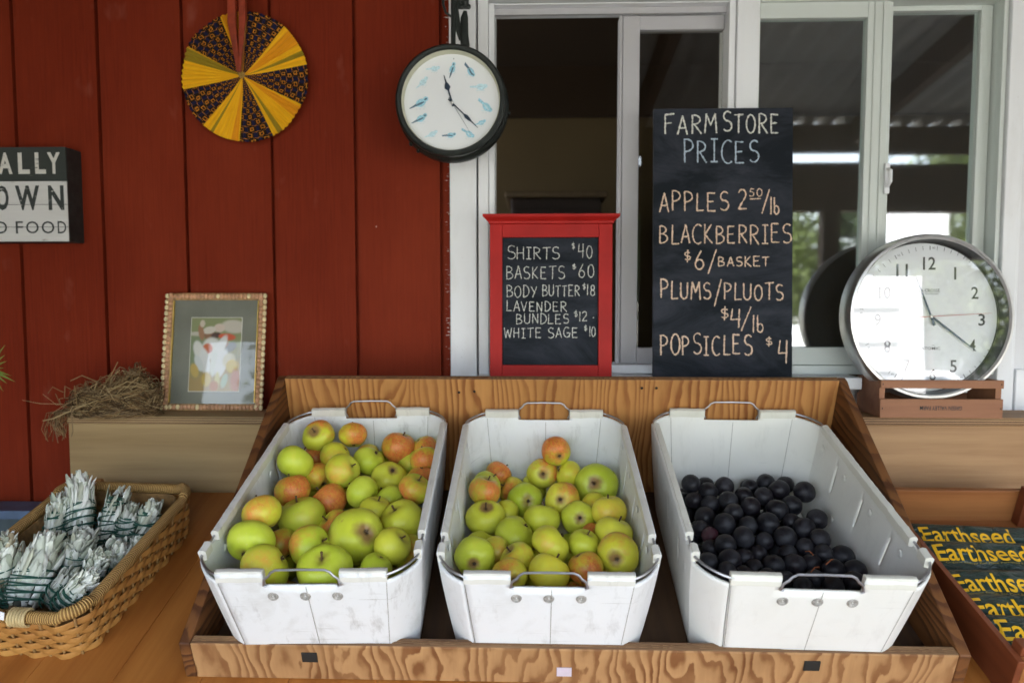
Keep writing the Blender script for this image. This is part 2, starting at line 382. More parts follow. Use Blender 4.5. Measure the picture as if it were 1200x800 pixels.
M_GLASS = glass('window_glass', .12, rough=.03, haze=.02); M_CGLASS = glass('clock_glass', .085, (.97, .97, .97)); M_PGLASS = glass('picture_glass', .018, (.97, .97, .97))
M_STEEL = simple('brushed_steel', (.74, .73, .71), .36, 1, .06, 60)
M_WIRE = simple('galvanised_wire', (.40, .40, .42), .42, 1, .15, 90)
M_BLACKIRON = simple('dark_green_black_iron', (.022, .026, .023), .42, .3, .3, 40, .2)
M_DIAL = simple('white_dial', (.78, .80, .82), .6, 0, .015, 5); M_INK = simple('black_print', (.015, .015, .017), .6)
M_CREAM = simple('cream_reveal', (.60, .60, .46), .5, 0, .05); M_HAND = simple('blued_hand', (.03, .05, .08), .35, .4)
M_REDH = simple('red_second_hand', (.5, .03, .02), .5)
M_DARKIN = simple('black_clock_reveal', (.02, .02, .022), .35)

# ------------------------------------------------------------------ ground, porch floor
o = MB().add([(-400, -400, 0), (400, -400, 0), (400, 400, 0), (-400, 400, 0)], [(0, 1, 2, 3)]).build('ground', simple('gravel_ground', (.13, .13, .115), .95, 0, .25, 3, .4)); tag(o, kind='structure')
o = bx('porch_floor', -4, 5, -2.7, 0, .004, .10, simple('concrete_floor', (.18, .18, .18), .8, 0, .15, 4, .2), None, .005); tag(o, kind='structure')

# ------------------------------------------------------------------ the farm store
store = thing('farm_store', 'red board farm store front with white framed sliding windows', 'building')
# board wall with real grooves
GX = [at(u, 200).x for u in (21, 119, 217.5, 319.5, 417)]; step = (GX[-1]-GX[0])/4
grooves = sorted([GX[0]-step*k for k in range(1, 11)]+GX+[at(517.5, 200).x])
xR = at(528, 200).x; prof = [(-3.4, 0)]
for g in grooves:
    for dx, dy in ((-.0044, 0), (-.0040, .014), (.0040, .014), (.0044, 0)): prof.append((g+dx, dy))
prof.append((xR+.01, 0)); m = MB(); n = len(prof)
for z in (.1, 2.9): m.add([(x, y, z) for x, y in prof], [])
m.f = [(i, i+1, n+i+1, n+i) for i in range(n-1)]; m.mi = [0]*(n-1)
wall = m.build('red_board_wall', M_RED, store)
bx('white_side_wall', at(1196, 200).x, 4.5, -.002, .05, .1, 2.9, M_SIDING, store)
# white trim
zt = at(700, 5).z; zb = 1.318
def trim(name, x0, x1, y0, y1, z0, z1, mat=None, par=store): return bx(name, x0, x1, y0, y1, z0, z1, mat or M_WHITE, par, .0025)
X = lambda u: at(u, 200).x
trim('window_trim', X(528), X(559), -.022, .02, .3, 2.9)
trim('window_trim', X(561), X(573), -.018, .02, 1.0, zt+.008)
trim('window_trim', X(560), X(1196), -.026, .06, zt+.0085, 2.9)
trim('window_post', X(858), X(884), -.020, .07, 1.0, zt+.008)
trim('window_trim', X(1172), X(1190), -.020, .07, .3, zt+.008)
trim('window_trim', X(1191), X(1195.6), -.010, .04, .3, zt+.008)
trim('window_sill', X(561)+.001, X(1000), -.078, .02, 1.290, 1.318)
trim('lower_board', X(573)+.001, X(1172)-.001, -.012, .03, .3, 1.2895)
trim('clapboard', X(1196)+.002, 4.4, -.014, -.0025, .3, at(1190, 432).z)
# left window: frame, an open half and a grey sliding sash
w1 = thing('window', None, None); w1.parent = store
zf = 1.3185
MB().box(X(573)+.001, X(580), -.012, .075, zf, zt).box(X(850), X(858)-.001, -.012, .075, zf, zt).box(X(580), X(850), -.010, .075, zt-.003, zt).box(X(580), X(850), -.012, .075, zf, zf+.022).build('window_frame', M_WHITE, w1, bevel=.002)
MB().box(X(580), X(850), .012, .02, zt-.018, zt-.0035).build('track', M_GREY, w1)
MB().box(X(730), X(750), .024, .055, zf+.0225, zt-.0185).box(X(750), X(850)-.001, .026, .053, zt-.052, zt-.0185).box(X(750), X(850)-.001, .026, .053, zf+.0225, zf+.062).box(X(726), X(729.3), .020, .06, zf+.0225, zt-.0185).build('sash', M_GREY, w1, bevel=.002)
MB().box(X(750)-.004, X(850)-.001, .037, .041, zf+.058, zt-.049).build('glass_pane', glass('sash_glass', .05, (.75, .74, .70)), w1)
# right window
w2 = thing('window', None, None); w2.parent = store
MB().box(X(884)+.001, X(886), -.010, .075, zf, zt+.0085).box(X(1166), X(1172)-.001, -.010, .075, zf, zt+.0085).box(X(886), X(1166), -.008, .075, zt-.002, zt+.0083).box(X(886), X(1166), -.012, .075, zf, zf+.022).build('window_frame', M_VINYL, w2, bevel=.002)
MB().box(X(1011), X(1037), -.004, .022, zf+.0225, zt-.0025).box(X(886)+.001, X(1011), -.003, .021, zt-.040, zt-.0025).box(X(886)+.001, X(1011), -.003, .021, zf+.0225, zf+.066).box(X(1018), X(1020), -.0075, -.0042, zf+.0225, zt-.003).box(X(1028), X(1030), -.0075, -.0042, zf+.0225, zt-.003).box(X(1037), X(1041), .0, .04, zf+.0225, zt-.003).build('sliding_sash', M_VINYL, w2, bevel=.0018)
MB().box(X(886)+.001, X(1011)+.004, .008, .012, zf+.062, zt-.037).build('glass_pane', M_GLASS, w2)
MB().box(X(1041), X(1152), .028, .056, zt-.014, zt-.0025).box(X(1152), X(1166)-.001, .028, .056, zf+.0225, zt-.0025).box(X(1041), X(1152), .028, .056, zf+.0225, zf+.05).build('fixed_sash', M_VINYL, w2, bevel=.002)
MB().box(X(1041), X(1152)+.004, .040, .044, zf+.046, zt-.012).build('glass_pane', M_GLASS, w2)
m = MB(); P = at(1037, 210)
m.box(P.x-.006, P.x+.006, -.012, -.0045, P.z-.036, P.z+.036).tube([(P.x, -.012, P.z-.02), (P.x, -.026, P.z-.01), (P.x, -.026, P.z+.016), (P.x, -.012, P.z+.022)], .0045, 8).build('latch', M_WHITE, w2, bevel=.002)
# the room behind
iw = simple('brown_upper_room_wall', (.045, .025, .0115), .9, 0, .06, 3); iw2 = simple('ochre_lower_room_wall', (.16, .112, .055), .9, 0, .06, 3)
def quadbox(name, x0, x1, y0, y1, z0, z1, mat, par): return bx(name, x0, x1, y0, y1, z0, z1, mat, par, 0)
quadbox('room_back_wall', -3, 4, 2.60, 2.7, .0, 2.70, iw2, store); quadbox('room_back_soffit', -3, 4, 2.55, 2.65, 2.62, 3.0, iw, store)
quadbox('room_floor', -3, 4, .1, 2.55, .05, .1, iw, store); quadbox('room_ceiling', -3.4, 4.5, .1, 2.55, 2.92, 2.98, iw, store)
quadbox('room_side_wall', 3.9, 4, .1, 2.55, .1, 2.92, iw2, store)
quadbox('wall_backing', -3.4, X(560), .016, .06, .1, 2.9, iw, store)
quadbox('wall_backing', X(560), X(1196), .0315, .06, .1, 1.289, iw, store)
cab = thing('cabinet', 'dark cabinet standing deep in the room behind the left window', 'cabinet', Matrix.Translation((.12, 2.2, .06)))
dk = simple('dark_cabinet_wood', (.03, .016, .012), .6)
bx('body', -.24, .24, -.25, .25, .05, 1.98, dk, cab, .01); bx('top', -.27, .27, -.28, .28, 1.98, 2.01, simple('cabinet_top', (.16, .11, .06), .6), cab, .01)
for sx in (-1, 1): bx('door', sx*.118-.112, sx*.118+.112, -.268, -.251, .1, 1.92, dk, cab, .004)
# roof and porch (overhead and behind the camera; they shade the wall and show in the panes)
m = MB(); vs = []; fs = []; nx = 340
for j, (y, z) in enumerate(((.3, 3.02), (-2.55, 2.56))):
    for i in range(nx+1):
        x = -4+9*i/nx; vs.append((x, y, z+.016*math.sin(x*2*math.pi/.12)))
for i in range(nx): fs.append((i, i+1, nx+2+i, nx+1+i))
o = m.add(vs, fs).build('corrugated_porch_roof', simple('weathered_roof_sheet', (.42, .40, .39), .5, .0, .2, 2), store, smooth=True)
o.modifiers.new('thick', 'SOLIDIFY').thickness = .004
RW = timber('brown_rafter_wood', (.16, .085, .045), (.08, .04, .022), 'y', 12, .7)
for x in (-3.3, -2.0, -.7, .6, 1.9, 3.2, 4.5):
    r_ = MB().prism([(-.025, 0), (.025, 0), (.025, .14), (-.025, .14)], 0, 1).build('rafter', RW, store)
    r_.matrix_world = Matrix.Translation((x, -.03, 2.80)) @ Matrix.Rotation(R(180), 4, 'Z') @ Matrix.Rotation(R(-9.1), 4, 'X') @ Matrix.Diagonal((1, 2.42, 1, 1))
bx('porch_beam', -4, 5, -2.46, -2.36, 2.02, 2.30, RW, store, .006)
for x in (-3.9, -.95, 1.75, 4.6): bx('porch_post', x-.05, x+.05, -2.45, -2.37, .1, 2.02, M_SIDING if x != 1.75 else RW, store, .006)
bx('porch_fascia', -4, 5, -2.52, -2.49, 2.38, 2.553, RW, store, .006)
bx('added_shade_wall_left', -1.99, -1.925, -2.3, -.01, .1, 2.6, RW, store, 0)  # unseen wall added to block light from the left
bx('added_shade_wall_right', 3.9, 3.98, -2.3, -.05, .1, 2.6, RW, store, 0)  # unseen wall added on the right to narrow the incoming light
bx('main_roof', -4.2, 5.2, .1, 6, 3.04, 3.2, RW, store, .01)
# ------------------------------------------------------------------ ledges, table, bench
def ledge(name, label, x0, x1, yf, zt_, mat, n):
    t = thing(name, label, 'ledge', Matrix.Translation(((x0+x1)/2, yf, .62))); w = (x1-x0)/2
    bx('front_board', -w, w, .0, .018, 0, zt_-.62-.0185, mat, t, .0012)
    bx('top_board', -w-.002, w+.002, -.003, -yf-.027, zt_-.62-.018, zt_-.62, mat, t, .002)
    m = MB()
    for k in range(3): m.box(-w-.0015, w+.0015, -.0042, -.0031, zt_-.62-.016+.0055*k, zt_-.62-.0135+.0055*k)
    m.build('plywood_edge', M_PLYE, t); return t
ZL = at(82, 487, 1.56).z
ledge('wooden_ledge', 'grey brown wooden ledge under the bird nest and picture frame', at(81, 520, 1.56).x, -.02, -.14, ZL, M_LEDGE, 0)
ledge('wooden_ledge', 'pinkish worn plywood ledge carrying the small slatted crate and steel clock', .0, 1.9, -.14, at(1100, 489, 1.56).z, M_LEDGE2, 0)
# sloping display table (local frame = table frame)
table = thing('display_table', 'orange varnished plank table sloping towards the viewer', 'table', TM)
x0, x1 = -1.155, 1.75; k = 0; x = x0
while x < x1-.01:
    w_ = min(.142, x1-x); bx('plank', x+.0001, x+w_-.0001, -.30, .525, -.028, 0, M_TABLE, table, .0015); x += w_
for sx in (-1.05, 1.65):
    for v in (-.22, .40):
        P = tp(sx, v, -.028); L = P.z-.1
        lg = bx('leg', -.035, .035, -.035, .035, -L, -.002, M_TABLE, table, .003)
        lg.matrix_world = Matrix.Translation(P)
bx('apron', x0+.05, x1-.05, -.262, -.24, -.11, -.0285, M_TABLE, table, .002)
# blue bench at far left
BL = simple('faded_blue_paint', (.10, .155, .25), .5, 0, .25, 14, .2); BL2 = simple('dull_blue_green_paint', (.07, .10, .115), .6, 0, .25, 14, .2)
bn = thing('blue_bench', 'faded blue painted bench against the red wall, left of the table', 'bench', Matrix.Translation((-1.50, -.06, .1)))
zb_ = at(20, 598, 1.606).z-.1
bx('seat', -.40, .372, -.036, .045, zb_-.022, zb_, BL, bn, .003); bx('front_board', -.39, .36, -.024, -.008, zb_-.30, zb_-.0225, BL2, bn, .002)
for sx in (-.36, .33): bx('leg', sx-.025, sx+.025, -.007, .04, 0, zb_-.0225, BL2, bn, .003)

# ------------------------------------------------------------------ plywood display tray
TW, TD, LH, BH = .614, .5407, .07, .292
tray = thing('plywood_display_tray', 'large open plywood tray with sloping sides holding the three white totes', 'tray', TM)
def yz_board(name, poly, xa, xb, mat, par, bevel=.002):
    n = len(poly); m = MB(); m.add([(xa, y, z) for y, z in poly]+[(xb, y, z) for y, z in poly], [tuple(range(n)), tuple(range(2*n-1, n-1, -1))]+[(i+n, (i+1) % n+n, (i+1) % n, i) for i in range(n)])
    return m.build(name, mat, par, bevel=bevel)
def side_poly(w0=.0005, up=0.):
    P = [(0, w0), (0, LH+up)]
    v1, w1_ = TD-.048, LH+(BH-LH)*(TD-.048)/TD
    P.append((v1, w1_+up)); c = [(TD-.030, BH-.012+up), (TD-.016, BH-.003+up), (TD, BH+up)]
    return P+c+[(TD, w0)]
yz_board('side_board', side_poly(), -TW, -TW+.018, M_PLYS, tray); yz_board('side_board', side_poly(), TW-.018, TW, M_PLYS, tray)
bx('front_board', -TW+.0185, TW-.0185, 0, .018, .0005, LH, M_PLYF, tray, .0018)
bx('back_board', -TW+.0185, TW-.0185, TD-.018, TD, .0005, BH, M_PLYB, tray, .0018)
bx('bottom_board', -TW+.0185, TW-.0185, .0185, TD-.0185, .001, .0125, timber('shade_dark_ply', (.10, .05, .02), (.04, .02, .01), 'y', 20, .7), tray, 0)  # dark ply colour carries the shade on the tray floor
m = MB()
for a, b in ((.0015, .006), (.0075, .0105), (.012, .0165)): m.box(-TW+.019, TW-.019, a, b, LH+.0001, LH+.0009)
m.build('plywood_edge', M_PLYE, tray)
m = MB()
for a, b in ((.0015, .0055), (.012, .0165)): m.box(-TW+.019, TW-.019, TD-.018+a, TD-.018+b, BH+.0001, BH+.0009)
m.build('plywood_edge', M_PLYE, tray)
def lip_pt(u, v):   # on the front face of the lip
    q = ray(u, v); k = (TO-CAM).dot(EV)/q.dot(EV); P = CAM+q*k-TO; return P.x, P.dot(EW)
for (u, v, wu, hu, mt, nm) in ((363, 769, 19, 13, simple('black_patch', (.012, .014, .013), .5), 'black_patch'), (951, 779, 19, 13, MATS.get('black_patch'), 'black_patch'), (661, 786, 18, 12, simple('lilac_tag', (.55, .48, .55), .6), 'blank_tag')):
    a, b = lip_pt(u, v); s_ = 1.04/800; bx(nm, a-wu*s_/2, a+wu*s_/2, -.0022, -.0003, b-hu*s_/2*1.1, b+hu*s_/2*1.1, mt, tray, .0004, Matrix.Rotation(R(0), 4, 'X'))
scr = simple('dark_screw_head', (.04, .03, .025), .5, .6)
for (u, v) in ((538, 459), (556, 458), (752, 454), (769, 454)):
    q = ray(u, v); k = ((TO-CAM).dot(EV)+TD-.018)/q.dot(EV); P = CAM+q*k-TO
    MB().lathe([(.0001, .0), (.0026, .0), (.0030, .0012)], 12, Matrix.Translation((P.x, TD-.0194, P.dot(EW))) @ Matrix.Rotation(R(90), 4, 'X')).build('screw', scr, tray)

# ------------------------------------------------------------------ white produce totes
TWW, TLL, THH = .3317, .5245, .2105
def outline(W, L, fx, fy, bx_, by_):
    """closed outline from the front-left flat, counter-clockwise seen from above, with named breakpoints"""
    pts = []; marks = {}; fl_ = lambda arc_, lin: arc_*.45+lin*.55
    def ap(x, y): pts.append((x, y))
    def line(a, b, n):
        for i in range(n): ap(a[0]+(b[0]-a[0])*i/n, a[1]+(b[1]-a[1])*i/n)
    xf, xb = W/2-fx, W/2-bx_
    marks['front'] = len(pts); line((-xf, 0), (-.056, 0), 6); marks['fc0'] = len(pts); line((-.056, 0), (.056, 0), 8); marks['fc1'] = len(pts); line((.056, 0), (xf, 0), 6)
    marks['c1'] = len(pts)
    for i in range(8):
        a = R(90*i/8); ap(xf+fx*fl_(math.sin(a), i/8), fy-fy*fl_(math.cos(a), 1-i/8))
    marks['r0'] = len(pts); line((W/2, fy), (W/2, fy+.022), 2); marks['rn0'] = len(pts); line((W/2, fy+.022), (W/2, fy+.048), 3); marks['rn1'] = len(pts)
    line((W/2, fy+.048), (W/2, L-by_-.012), 56); marks['rb'] = len(pts); line((W/2, L-by_-.012), (W/2, L-by_+.012), 3); marks['c2'] = len(pts)
    for i in range(8):
        a = R(90*i/8); ap(xb+bx_*fl_(math.cos(a), 1-i/8), L-by_+.012+(by_-.012)*fl_(math.sin(a), i/8))
    marks['back'] = len(pts); line((xb, L), (.056, L), 6); marks['bc0'] = len(pts); line((.056, L), (-.056, L), 8); marks['bc1'] = len(pts); line((-.056, L), (-xb, L), 6); marks['c3'] = len(pts)
    for i in range(8):
        a = R(90*i/8); ap(-xb-bx_*fl_(math.sin(a), i/8), L-(by_-.012)*(1-fl_(math.cos(a), 1-i/8)))
    marks['lb'] = len(pts); line((-W/2, L-by_+.012), (-W/2, L-by_-.012), 3); marks['l1'] = len(pts)
    line((-W/2, L-by_-.012), (-W/2, fy+.048), 56); marks['ln1'] = len(pts); line((-W/2, fy+.048), (-W/2, fy+.022), 3); marks['ln0'] = len(pts); line((-W/2, fy+.022), (-W/2, fy), 2); marks['c4'] = len(pts)
    for i in range(8):
        a = R(90*i/8); ap(-xf-fx*fl_(math.cos(a), 1-i/8), fy-fy*fl_(math.sin(a), i/8))
    return pts, marks
def make_tote(label, M, mat, foldmat, sx=1, sz=1):
    t = thing('produce_tote', label, 'tote', M @ Matrix.Diagonal((sx, 1, sz, 1)), 'white folded produce totes in the plywood tray')
    top, mk = outline(TWW, TLL, .041, .046, .039, .055); N = len(top)
    fl_f, fl_b, fl_s = .040, .022, .020
    def bot(p):
        x, y = p; c = (y/TLL)
        return (x*(1-fl_s/(TWW/2)), fl_f+(TLL-fl_f-fl_b)*c)
    defc = [0.]*N
    def dz(a, b, d):
        i = mk[a]
        while i != (mk[b] if b else N): defc[i] = d; i += 1
    dz('fc0', 'fc1', .024); dz('c1', 'r0', .015); dz('rn0', 'rn1', .011); dz('rb', 'c2', .011); dz('c2', 'back', .013)
    dz('bc0', 'bc1', .022); dz('c3', 'lb', .013); dz('lb', 'l1', .011); dz('ln1', 'ln0', .011); dz('c4', None, .015)
    H = THH; rows = [0, .012, .03, .05, .066, .08, .095, .11, .125, .14, .155, .17, H-.024, H-.022, H-.015, H-.013, H-.011, H]
    def P(i, z):
        i %= N; a = bot(top[i]); b = top[i]; k = z/H; bow = .004*math.sin(math.pi*k)
        x = a[0]+(b[0]-a[0])*k; y = a[1]+(b[1]-a[1])*k
        return (x*(1+bow*3), y, z)
    vs = []; fs = []; uvs = []; per = [0.]
    for i in range(N): q = top[(i+1) % N]; per.append(per[-1]+math.hypot(q[0]-top[i][0], q[1]-top[i][1]))
    for j, z in enumerate(rows):
        for i in range(N+1): vs.append(P(i, z))
    def slot(i, j):
        y = (top[i][1]+top[(i+1) % N][1])/2; side = abs(abs(top[i][0])-TWW/2) < 1e-4 and abs(top[i][0]-top[(i+1) % N][0]) < 1e-5
        return side and any(abs(y-c) < .0035 for c in (.150, .262, .374)) and .11 <= rows[j] < .17
    for j in range(len(rows)-1):
        for i in range(N):
            if rows[j+1] <= H-defc[i]+1e-6 and not slot(i, j): fs.append((j*(N+1)+i, j*(N+1)+i+1, (j+1)*(N+1)+i+1, (j+1)*(N+1)+i))
    me = bpy.data.meshes.new('wall'); me.from_pydata(vs, [], fs); me.materials.append(mat)
    uv = me.uv_layers.new(name='UVMap')
    for lp in me.loops:
        vi = lp.vertex_index; i = vi % (N+1); j = vi//(N+1); uv.data[lp.index].uv = (per[i], rows[j])
    for p in me.polygons: p.use_smooth = True
    me.set_sharp_from_angle(angle=R(14))
    bm = bmesh.new(); bm.from_mesh(me); bmesh.ops.delete(bm, geom=[v for v in bm.verts if not v.link_faces], context='VERTS'); bm.to_mesh(me); bm.free()
    w = bpy.data.objects.new('wall', me); link(w, t); so = w.modifiers.new('thick', 'SOLIDIFY'); so.thickness = .0045; so.offset = 1; so.use_even_offset = True
    # floor
    ring = [P(i, .003) for i in range(N)]; MB().add([(x*.985, y, .003) for x, y, z in ring]+[(x*.985, y, .007) for x, y, z in ring], [tuple(range(N)), tuple(range(2*N-1, N-1, -1))]).build('floor', mat, t)
    # folded over top edges
    rg = random.Random(label)
    def fold(a, b):
        i0 = mk[a]; i1 = mk[b] if b else N
        idx = list(range(i0, i1+1)); vs = []; fs = []
        for q, i in enumerate(idx):
            p = P(i, H); pa = P(i-1, H); pb = P(i+1, H)
            if q == 0: pa = p
            if q == len(idx)-1: pb = p
            tx, ty = pb[0]-pa[0], pb[1]-pa[1]; l = math.hypot(tx, ty); nx_, ny_ = ty/l, -tx/l
            wob = .0007*rg.uniform(-1, 1)
            for (o_, zz) in ((.0026, -.016), (.0036, -.002), (.0024, .0026), (-.003, .0034), (-.0078, .001), (-.0078, -.013)):
                vs.append((p[0]+nx_*(o_+wob*.3), p[1]+ny_*(o_+wob*.3), p[2]+zz+wob))
        for q in range(len(idx)-1):
            for e in range(6): fs.append((q*6+e, q*6+(e+1) % 6, (q+1)*6+(e+1) % 6, (q+1)*6+e))
        fs += [tuple(range(5, -1, -1)), tuple((len(idx)-1)*6+e for e in range(6))]
        MB().add(vs, fs).build('folded_edge', foldmat, t, smooth=True)
    for a, b in (('front', 'fc0'), ('fc1', 'c1'), ('r0', 'rn0'), ('rn1', 'rb'), ('back', 'bc0'), ('bc1', 'c3'), ('l1', 'ln1'), ('ln0', 'c4')): fold(a, b)
    # rim wire, bail handles
    for a, b in ((mk['c1']-3, mk['rn1']+3), (mk['rb']-3, mk['back']+3), (mk['c3']-3, mk['ln0']-3), (mk['ln1']-3, N+3)):
        MB().tube([P(i, H-.0055) for i in range(a, b+1)], .0021, 6).build('rim_wire', M_WIRE, t, smooth=True)
    for y, s_ in ((-.003, 1), (TLL+.003, -1)):
        dn = .011 if s_ > 0 else .0
        pts = [(-.052, y, H-.020), (-.056, y, H-.010), (-.054, y-.001*s_, H+.001), (-.047, y-.001*s_, H+.007), (-.043, y-.001*s_, H+.013), (-.036, y, H+.017), (0, y, H+.0178), (.036, y, H+.017), (.043, y, H+.013), (.047, y, H+.007), (.054, y, H+.001), (.056, y, H-.010), (.052, y, H-.020)]
        pts = [(px_, py_, pz_-(dn if pz_ > H-.015 else dn*.2)) for px_, py_, pz_ in pts]
        MB().tube(pts, .0019, 8).build('bail_handle', M_WIRE, t, smooth=True)
    dirt = simple('rivet_grime', (.30, .28, .25), .6, 0, .4, 200)
    for x in (-.048, 0, .048):
        for yy, s_ in ((0, -1), (TLL, 1)):
            k = (H-.046)/H; yv = (fl_f*(1-k)) if s_ < 0 else TLL-fl_b*(1-k)
            Mx = Matrix.Translation((x, yv+s_*.0052, H-.046)) @ Matrix.Rotation(R(90*(1 if s_ < 0 else -1)), 4, 'X')
            MB().lathe([(.0012, .0), (.0030, -.0002), (.0046, .0016), (.0060, .0020), (.0078, .0004), (.0086, -.0022)], 18, Mx).build('rivet', [dirt if s_ < 0 else mat], t, smooth=True)
    for v in (.10, .21, .32, .43):
        for hz in (.06, .15):
            for s_ in (-1, 1):
                k = hz/H; xx = TWW/2*(1-fl_s/(TWW/2)*(1-k)); MB().ico((s_*(xx+.0048), v, hz), .0022, .0085, .0085).build('dimple', mat, t, smooth=True); MB().ico((s_*(xx-.0004), v+.012, hz+.02), .0018, .007, .007).build('dimple', mat, t, smooth=True)
    # vertical seam creases and grime lines on the front panel
    for xs in (-TWW/2+.041, .004, TWW/2-.041):
        for yy, s_ in ((0, -1), (TLL, 1)):
            a = .02; b = H-.026 if abs(xs) < .02 else H-.018
            def yq(z, s_=s_): return (fl_f*(1-z/H)-.0051) if s_ < 0 else TLL-fl_b*(1-z/H)-.0003
            m = MB(); tx = lambda z: xs*(1-fl_s/(TWW/2)*(1-z/H)); m.add([(tx(a)-.0005, yq(a), a), (tx(a)+.0005, yq(a), a), (tx(b)+.0005, yq(b), b), (tx(b)-.0005, yq(b), b)], [(0, 1, 2, 3)]); m.build('seam', dirt, t)
    return t
def tote_frame(cx, v0, wb, ya): return TM @ Matrix.Translation((cx, v0, wb)) @ Matrix.Rotation(ya, 4, 'Z')
T1 = tote_mat('grubby_white_tote', (.74, .755, .78), (.74, .74, .71), .50); T2 = tote_mat('white_tote', (.76, .775, .80), (.75, .75, .72), .28); T3 = tote_mat('cream_white_tote', (.77, .775, .78), (.74, .72, .60), .12)
F1 = tote_mat('tote_edge_a', (.66, .65, .61), (.62, .59, .50), .35); F3 = tote_mat('tote_edge_c', (.68, .67, .62), (.62, .60, .48), .15)
FR_ = {'L': tote_frame(-.392, -.0216, .0165, .0285), 'M': tote_frame(-.031, -.0142, .0135, 0), 'R': tote_frame(.3595, -.018, .0135, -.022)}
make_tote('scuffed white produce tote heaped to the rim with apples', FR_['L'], T1, F1, 1, (.2300-.0165)/THH)
make_tote('white produce tote three quarters full of apples, between the other two totes', FR_['M'], T2, F1)
make_tote('cleaner cream white produce tote with slotted sides half full of dark plums', FR_['R'], T3, F3, 1.04, (.2290-.0135)/THH)

# ------------------------------------------------------------------ fruit
M_APPLE = apple_mat(); M_STEM = simple('apple_stem', (.10, .055, .025), .8); M_PLUM = plum_mat()
def apple_mesh(name, squash, lob, seed):
    rg = random.Random(seed); vs = []; nu, nv = 28, 22; ph = rg.uniform(0, 6)
    for i in range(nv+1):
        th = math.pi*i/nv
        for k in range(nu):
            a = 2*math.pi*k/nu
            r = 1-.30*math.exp(-(th/.40)**2)-.20*math.exp(-((math.pi-th)/.34)**2)
            r *= 1+.04*math.cos(th)+lob*math.cos(5*a+ph)*(.35+.65*(th/math.pi))*math.sin(th)**.5*(1 if th > 1 else .6)
            r *= 1+.025*math.sin(2*a+ph*2)+.02*math.sin(a+ph)
            vs.append((r*math.sin(th)*math.cos(a)*.0355, r*math.sin(th)*math.sin(a)*.0355, r*math.cos(th)*.0355*squash))
    fs = [(i*nu+k, (i+1)*nu+k, (i+1)*nu+(k+1) % nu, i*nu+(k+1) % nu) for i in range(nv) for k in range(nu)]
    o = MB().add(vs, fs).build(name, M_APPLE, None, smooth=True, autosm=False); me = o.data; bpy.data.objects.remove(o); return me
APM = [apple_mesh('apple', .90, .012, 1), apple_mesh('apple', .84, .025, 2), apple_mesh('apple', .94, .018, 3), apple_mesh('apple', .87, .035, 4)]
def tmp_mesh(mb, mat, smooth=True):
    o = mb.build('tmp', mat, None, smooth=smooth); me = o.data; bpy.data.objects.remove(o); return me
STM = tmp_mesh(MB().tube([(0, 0, .020), (.0006, .0002, .027), (.002, .0008, .035)], [.0016, .0013, .0018], 6), M_STEM); STM.name = 'stem'
cm = MB()
for k in range(5):
    a = 2*math.pi*k/5; c, s_ = math.cos(a), math.sin(a)
    cm.tube([(c*.0006, s_*.0006, -.0238), (c*.0022, s_*.0022, -.0256), (c*.0030-s_*.001, s_*.0030+c*.001, -.0282)], [.0011, .0010, .0003], 5)
CLM = tmp_mesh(cm, simple('dried_calyx', (.07, .045, .025), .9)); CLM.name = 'calyx'
